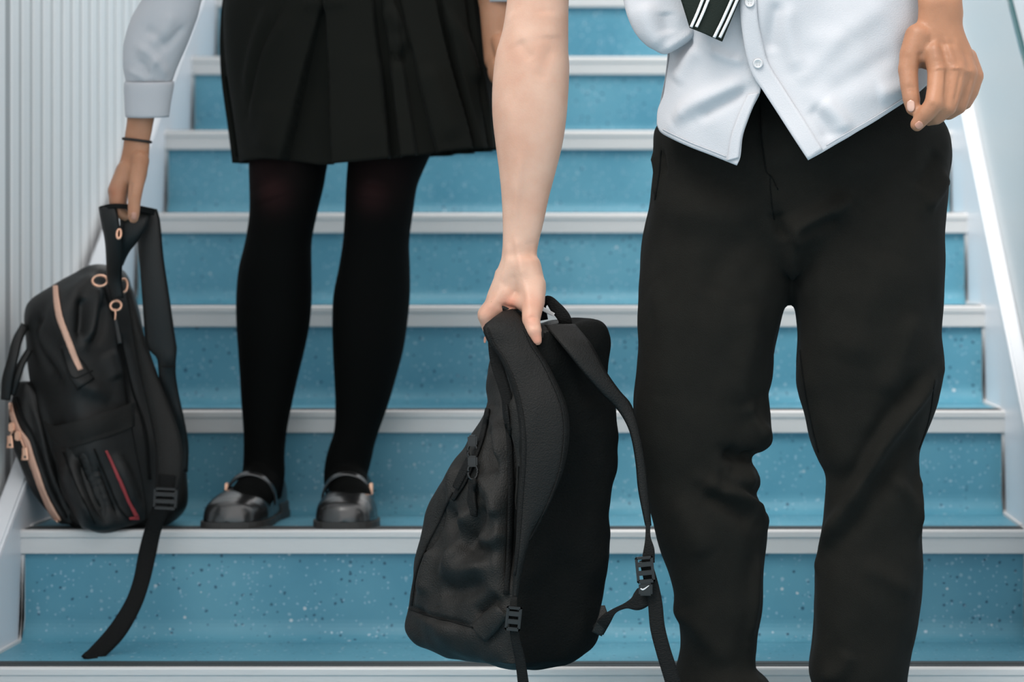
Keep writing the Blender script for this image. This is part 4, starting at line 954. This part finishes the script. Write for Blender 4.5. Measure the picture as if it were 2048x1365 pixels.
sculpt(sp, [([(135, 900), (150, 960), (180, 1040)], .008, .007), ([(160, 900), (180, 970), (210, 1040)], .007, -.006), ([(230, 900), (255, 960), (275, 1020)], .009, .004)], default=3.98)
spb = bvh_of(sp)
patch('pocket_band', [(95, 842), (125, 850), (190, 832), (256, 808)], [(120, 876), (135, 894), (200, 878), (262, 856)], [(95, 842), (103, 862), (120, 876)], [(256, 808), (262, 856)], .011, M['nylonb'], sp, .003, p2, .003)
ribbon('piping', [(211, 902, 4), (226, 932, 6), (243, 968, 7), (258, 1004, 7), (273, 1034, 9)], M['red'], sp, .0020, 40, spb, .0022, 5, default=3.98)
ribbon('piping', [(257, 1038, 4), (266, 1037, 6), (277, 1036, 7)], M['red'], sp, .0018, 10, spb, .0022, 3, default=3.98)
seam('stitch_line', [(188, 898), (212, 955), (240, 1020), (262, 1042)], sp, spb, M['web'], 4, .002)
seam('stitch_line', [(128, 905), (152, 970), (190, 1048)], sp, spb, M['web'], 3, .002)
# handles and straps
ribbon('side_handle', [(50, 652, 4.03, 14), (36, 680, 4.01, 17), (26, 720, 4.0, 18), (16, 760, 4.0, 20), (12, 800, 4.005, 16)], M['nylon'], b2, .006, bulge=.002)
ribbon('side_handle', [(60, 700, 4.02, 8), (44, 728, 4.01, 11), (34, 755, 4.005, 14), (24, 790, 4.01, 10)], M['nylon'], b2, .006, bulge=.002)
padstrap('grab_handle', [(197, 414, 3.90), (201, 440, 3.897), (209, 480, 3.905), (212, 520, 3.925), (214, 560, 3.955), (222, 600, 3.965)], [(232, 412, 3.89), (238, 440, 3.89), (243, 480, 3.90), (245, 520, 3.92), (244, 560, 3.95), (248, 596, 3.96)], .004, M['nylon'], b2, 30, 7)
padstrap('grab_handle', [(236, 418, 3.915), (240, 450, 3.912), (236, 480, 3.915), (228, 505, 3.925), (224, 530, 3.94)], [(306, 420, 3.93), (296, 450, 3.92), (278, 480, 3.92), (258, 506, 3.93), (246, 532, 3.945)], .004, M['nylon'], b2, 30, 7)
ribbon('webbing_strap', [(204, 417, 3.90, 10), (222, 413, 3.893, 10), (246, 413, 3.893, 10), (275, 417, 3.905, 12), (306, 424, 3.93, 14)], M['web'], b2, .008)
padstrap('shoulder_strap', [(272, 424, 3.955), (274, 470, 3.95), (280, 540, 3.95), (286, 620, 3.955), (292, 690, 3.965), (302, 705, 3.967), (314, 718, 3.97), (318, 760, 3.98), (326, 790, 3.99), (340, 830, 4.0), (350, 880, 4.02), (352, 940, 4.03)], [(314, 418, 3.955), (320, 440, 3.95), (328, 520, 3.95), (340, 600, 3.955), (352, 684, 3.965), (354, 694, 3.967), (352, 722, 3.97), (352, 750, 3.98), (358, 790, 3.99), (369, 840, 4.0), (377, 890, 4.02), (376, 945, 4.03)], .006, M['nylon'], b2, 60, 9)
ribbon('webbing_strap', [(322, 733, 3.958, 3), (336, 734, 3.958, 5), (350, 733, 3.958, 3)], M['web'], b2, .002)
lp = padstrap('shoulder_strap', [(250, 580, 4.0), (262, 650, 3.985), (272, 710, 3.98), (284, 770, 3.975), (298, 830, 3.965), (308, 880, 3.955), (312, 930, 3.945), (310, 990, 3.94)], [(262, 575, 4.0), (282, 650, 3.985), (300, 705, 3.98), (322, 768, 3.975), (346, 830, 3.965), (362, 880, 3.955), (366, 940, 3.945), (356, 992, 3.94)], .007, M['nylonb'], b2, 50, 9)
ladder(Wp(331, 998, 3.925), .034, .032, b2, .05)
ribbon('webbing_strap', [(334, 950, 3.935, 34), (330, 990, 3.930, 32), (320, 1020, 3.925, 32), (305, 1064, 3.930, 33), (295, 1107, 3.925, 35), (282, 1166, 3.905, 33), (265, 1212, 3.885, 34), (232, 1266, 3.86, 37), (189, 1312, 3.835, 34), (180, 1321, 3.822, 36)], M['web'], b2, .0025, 60)
ribbon('webbing_end', [(192, 1313, 3.825, 34), (182, 1319, 3.818, 36), (177, 1324, 3.812, 36)], M['web'], b2, .005, 8)
# rose gold rings, clasp and swivel
for (x, y, Y_, w, h) in ((200, 562, 3.965, .011, .008), (232, 612, 3.965, .008, .007), (238, 468, 3.892, .003, .007), (247, 572, 3.975, .006, .010)):
    c = Wp(x, y, Y_); tube('metal_ring', [(c.x+w*math.cos(a), c.y+.002*math.sin(a), c.z+h*math.sin(a)) for a in np.linspace(0, 2*math.pi, 13)], .0019, M['gold'], b2, 28, 8, True)
q = empty('zip_puller'); q.parent = b2
tube('puller_cord', [tuple(Wp(230, 618, 3.958)), tuple(Wp(231, 630, 3.956)), tuple(Wp(230, 642, 3.956))], .0014, M['gold'], q)
ribbon('tab', [(231, 640, 3.955, 6), (235, 660, 3.955, 7), (240, 688, 3.955, 8)], M['plastic'], q, .003)
seam('stitch_line', [(208, 575), (236, 660), (262, 770), (290, 860), (300, 960)], b2, p2, M['web'], 5, .002)
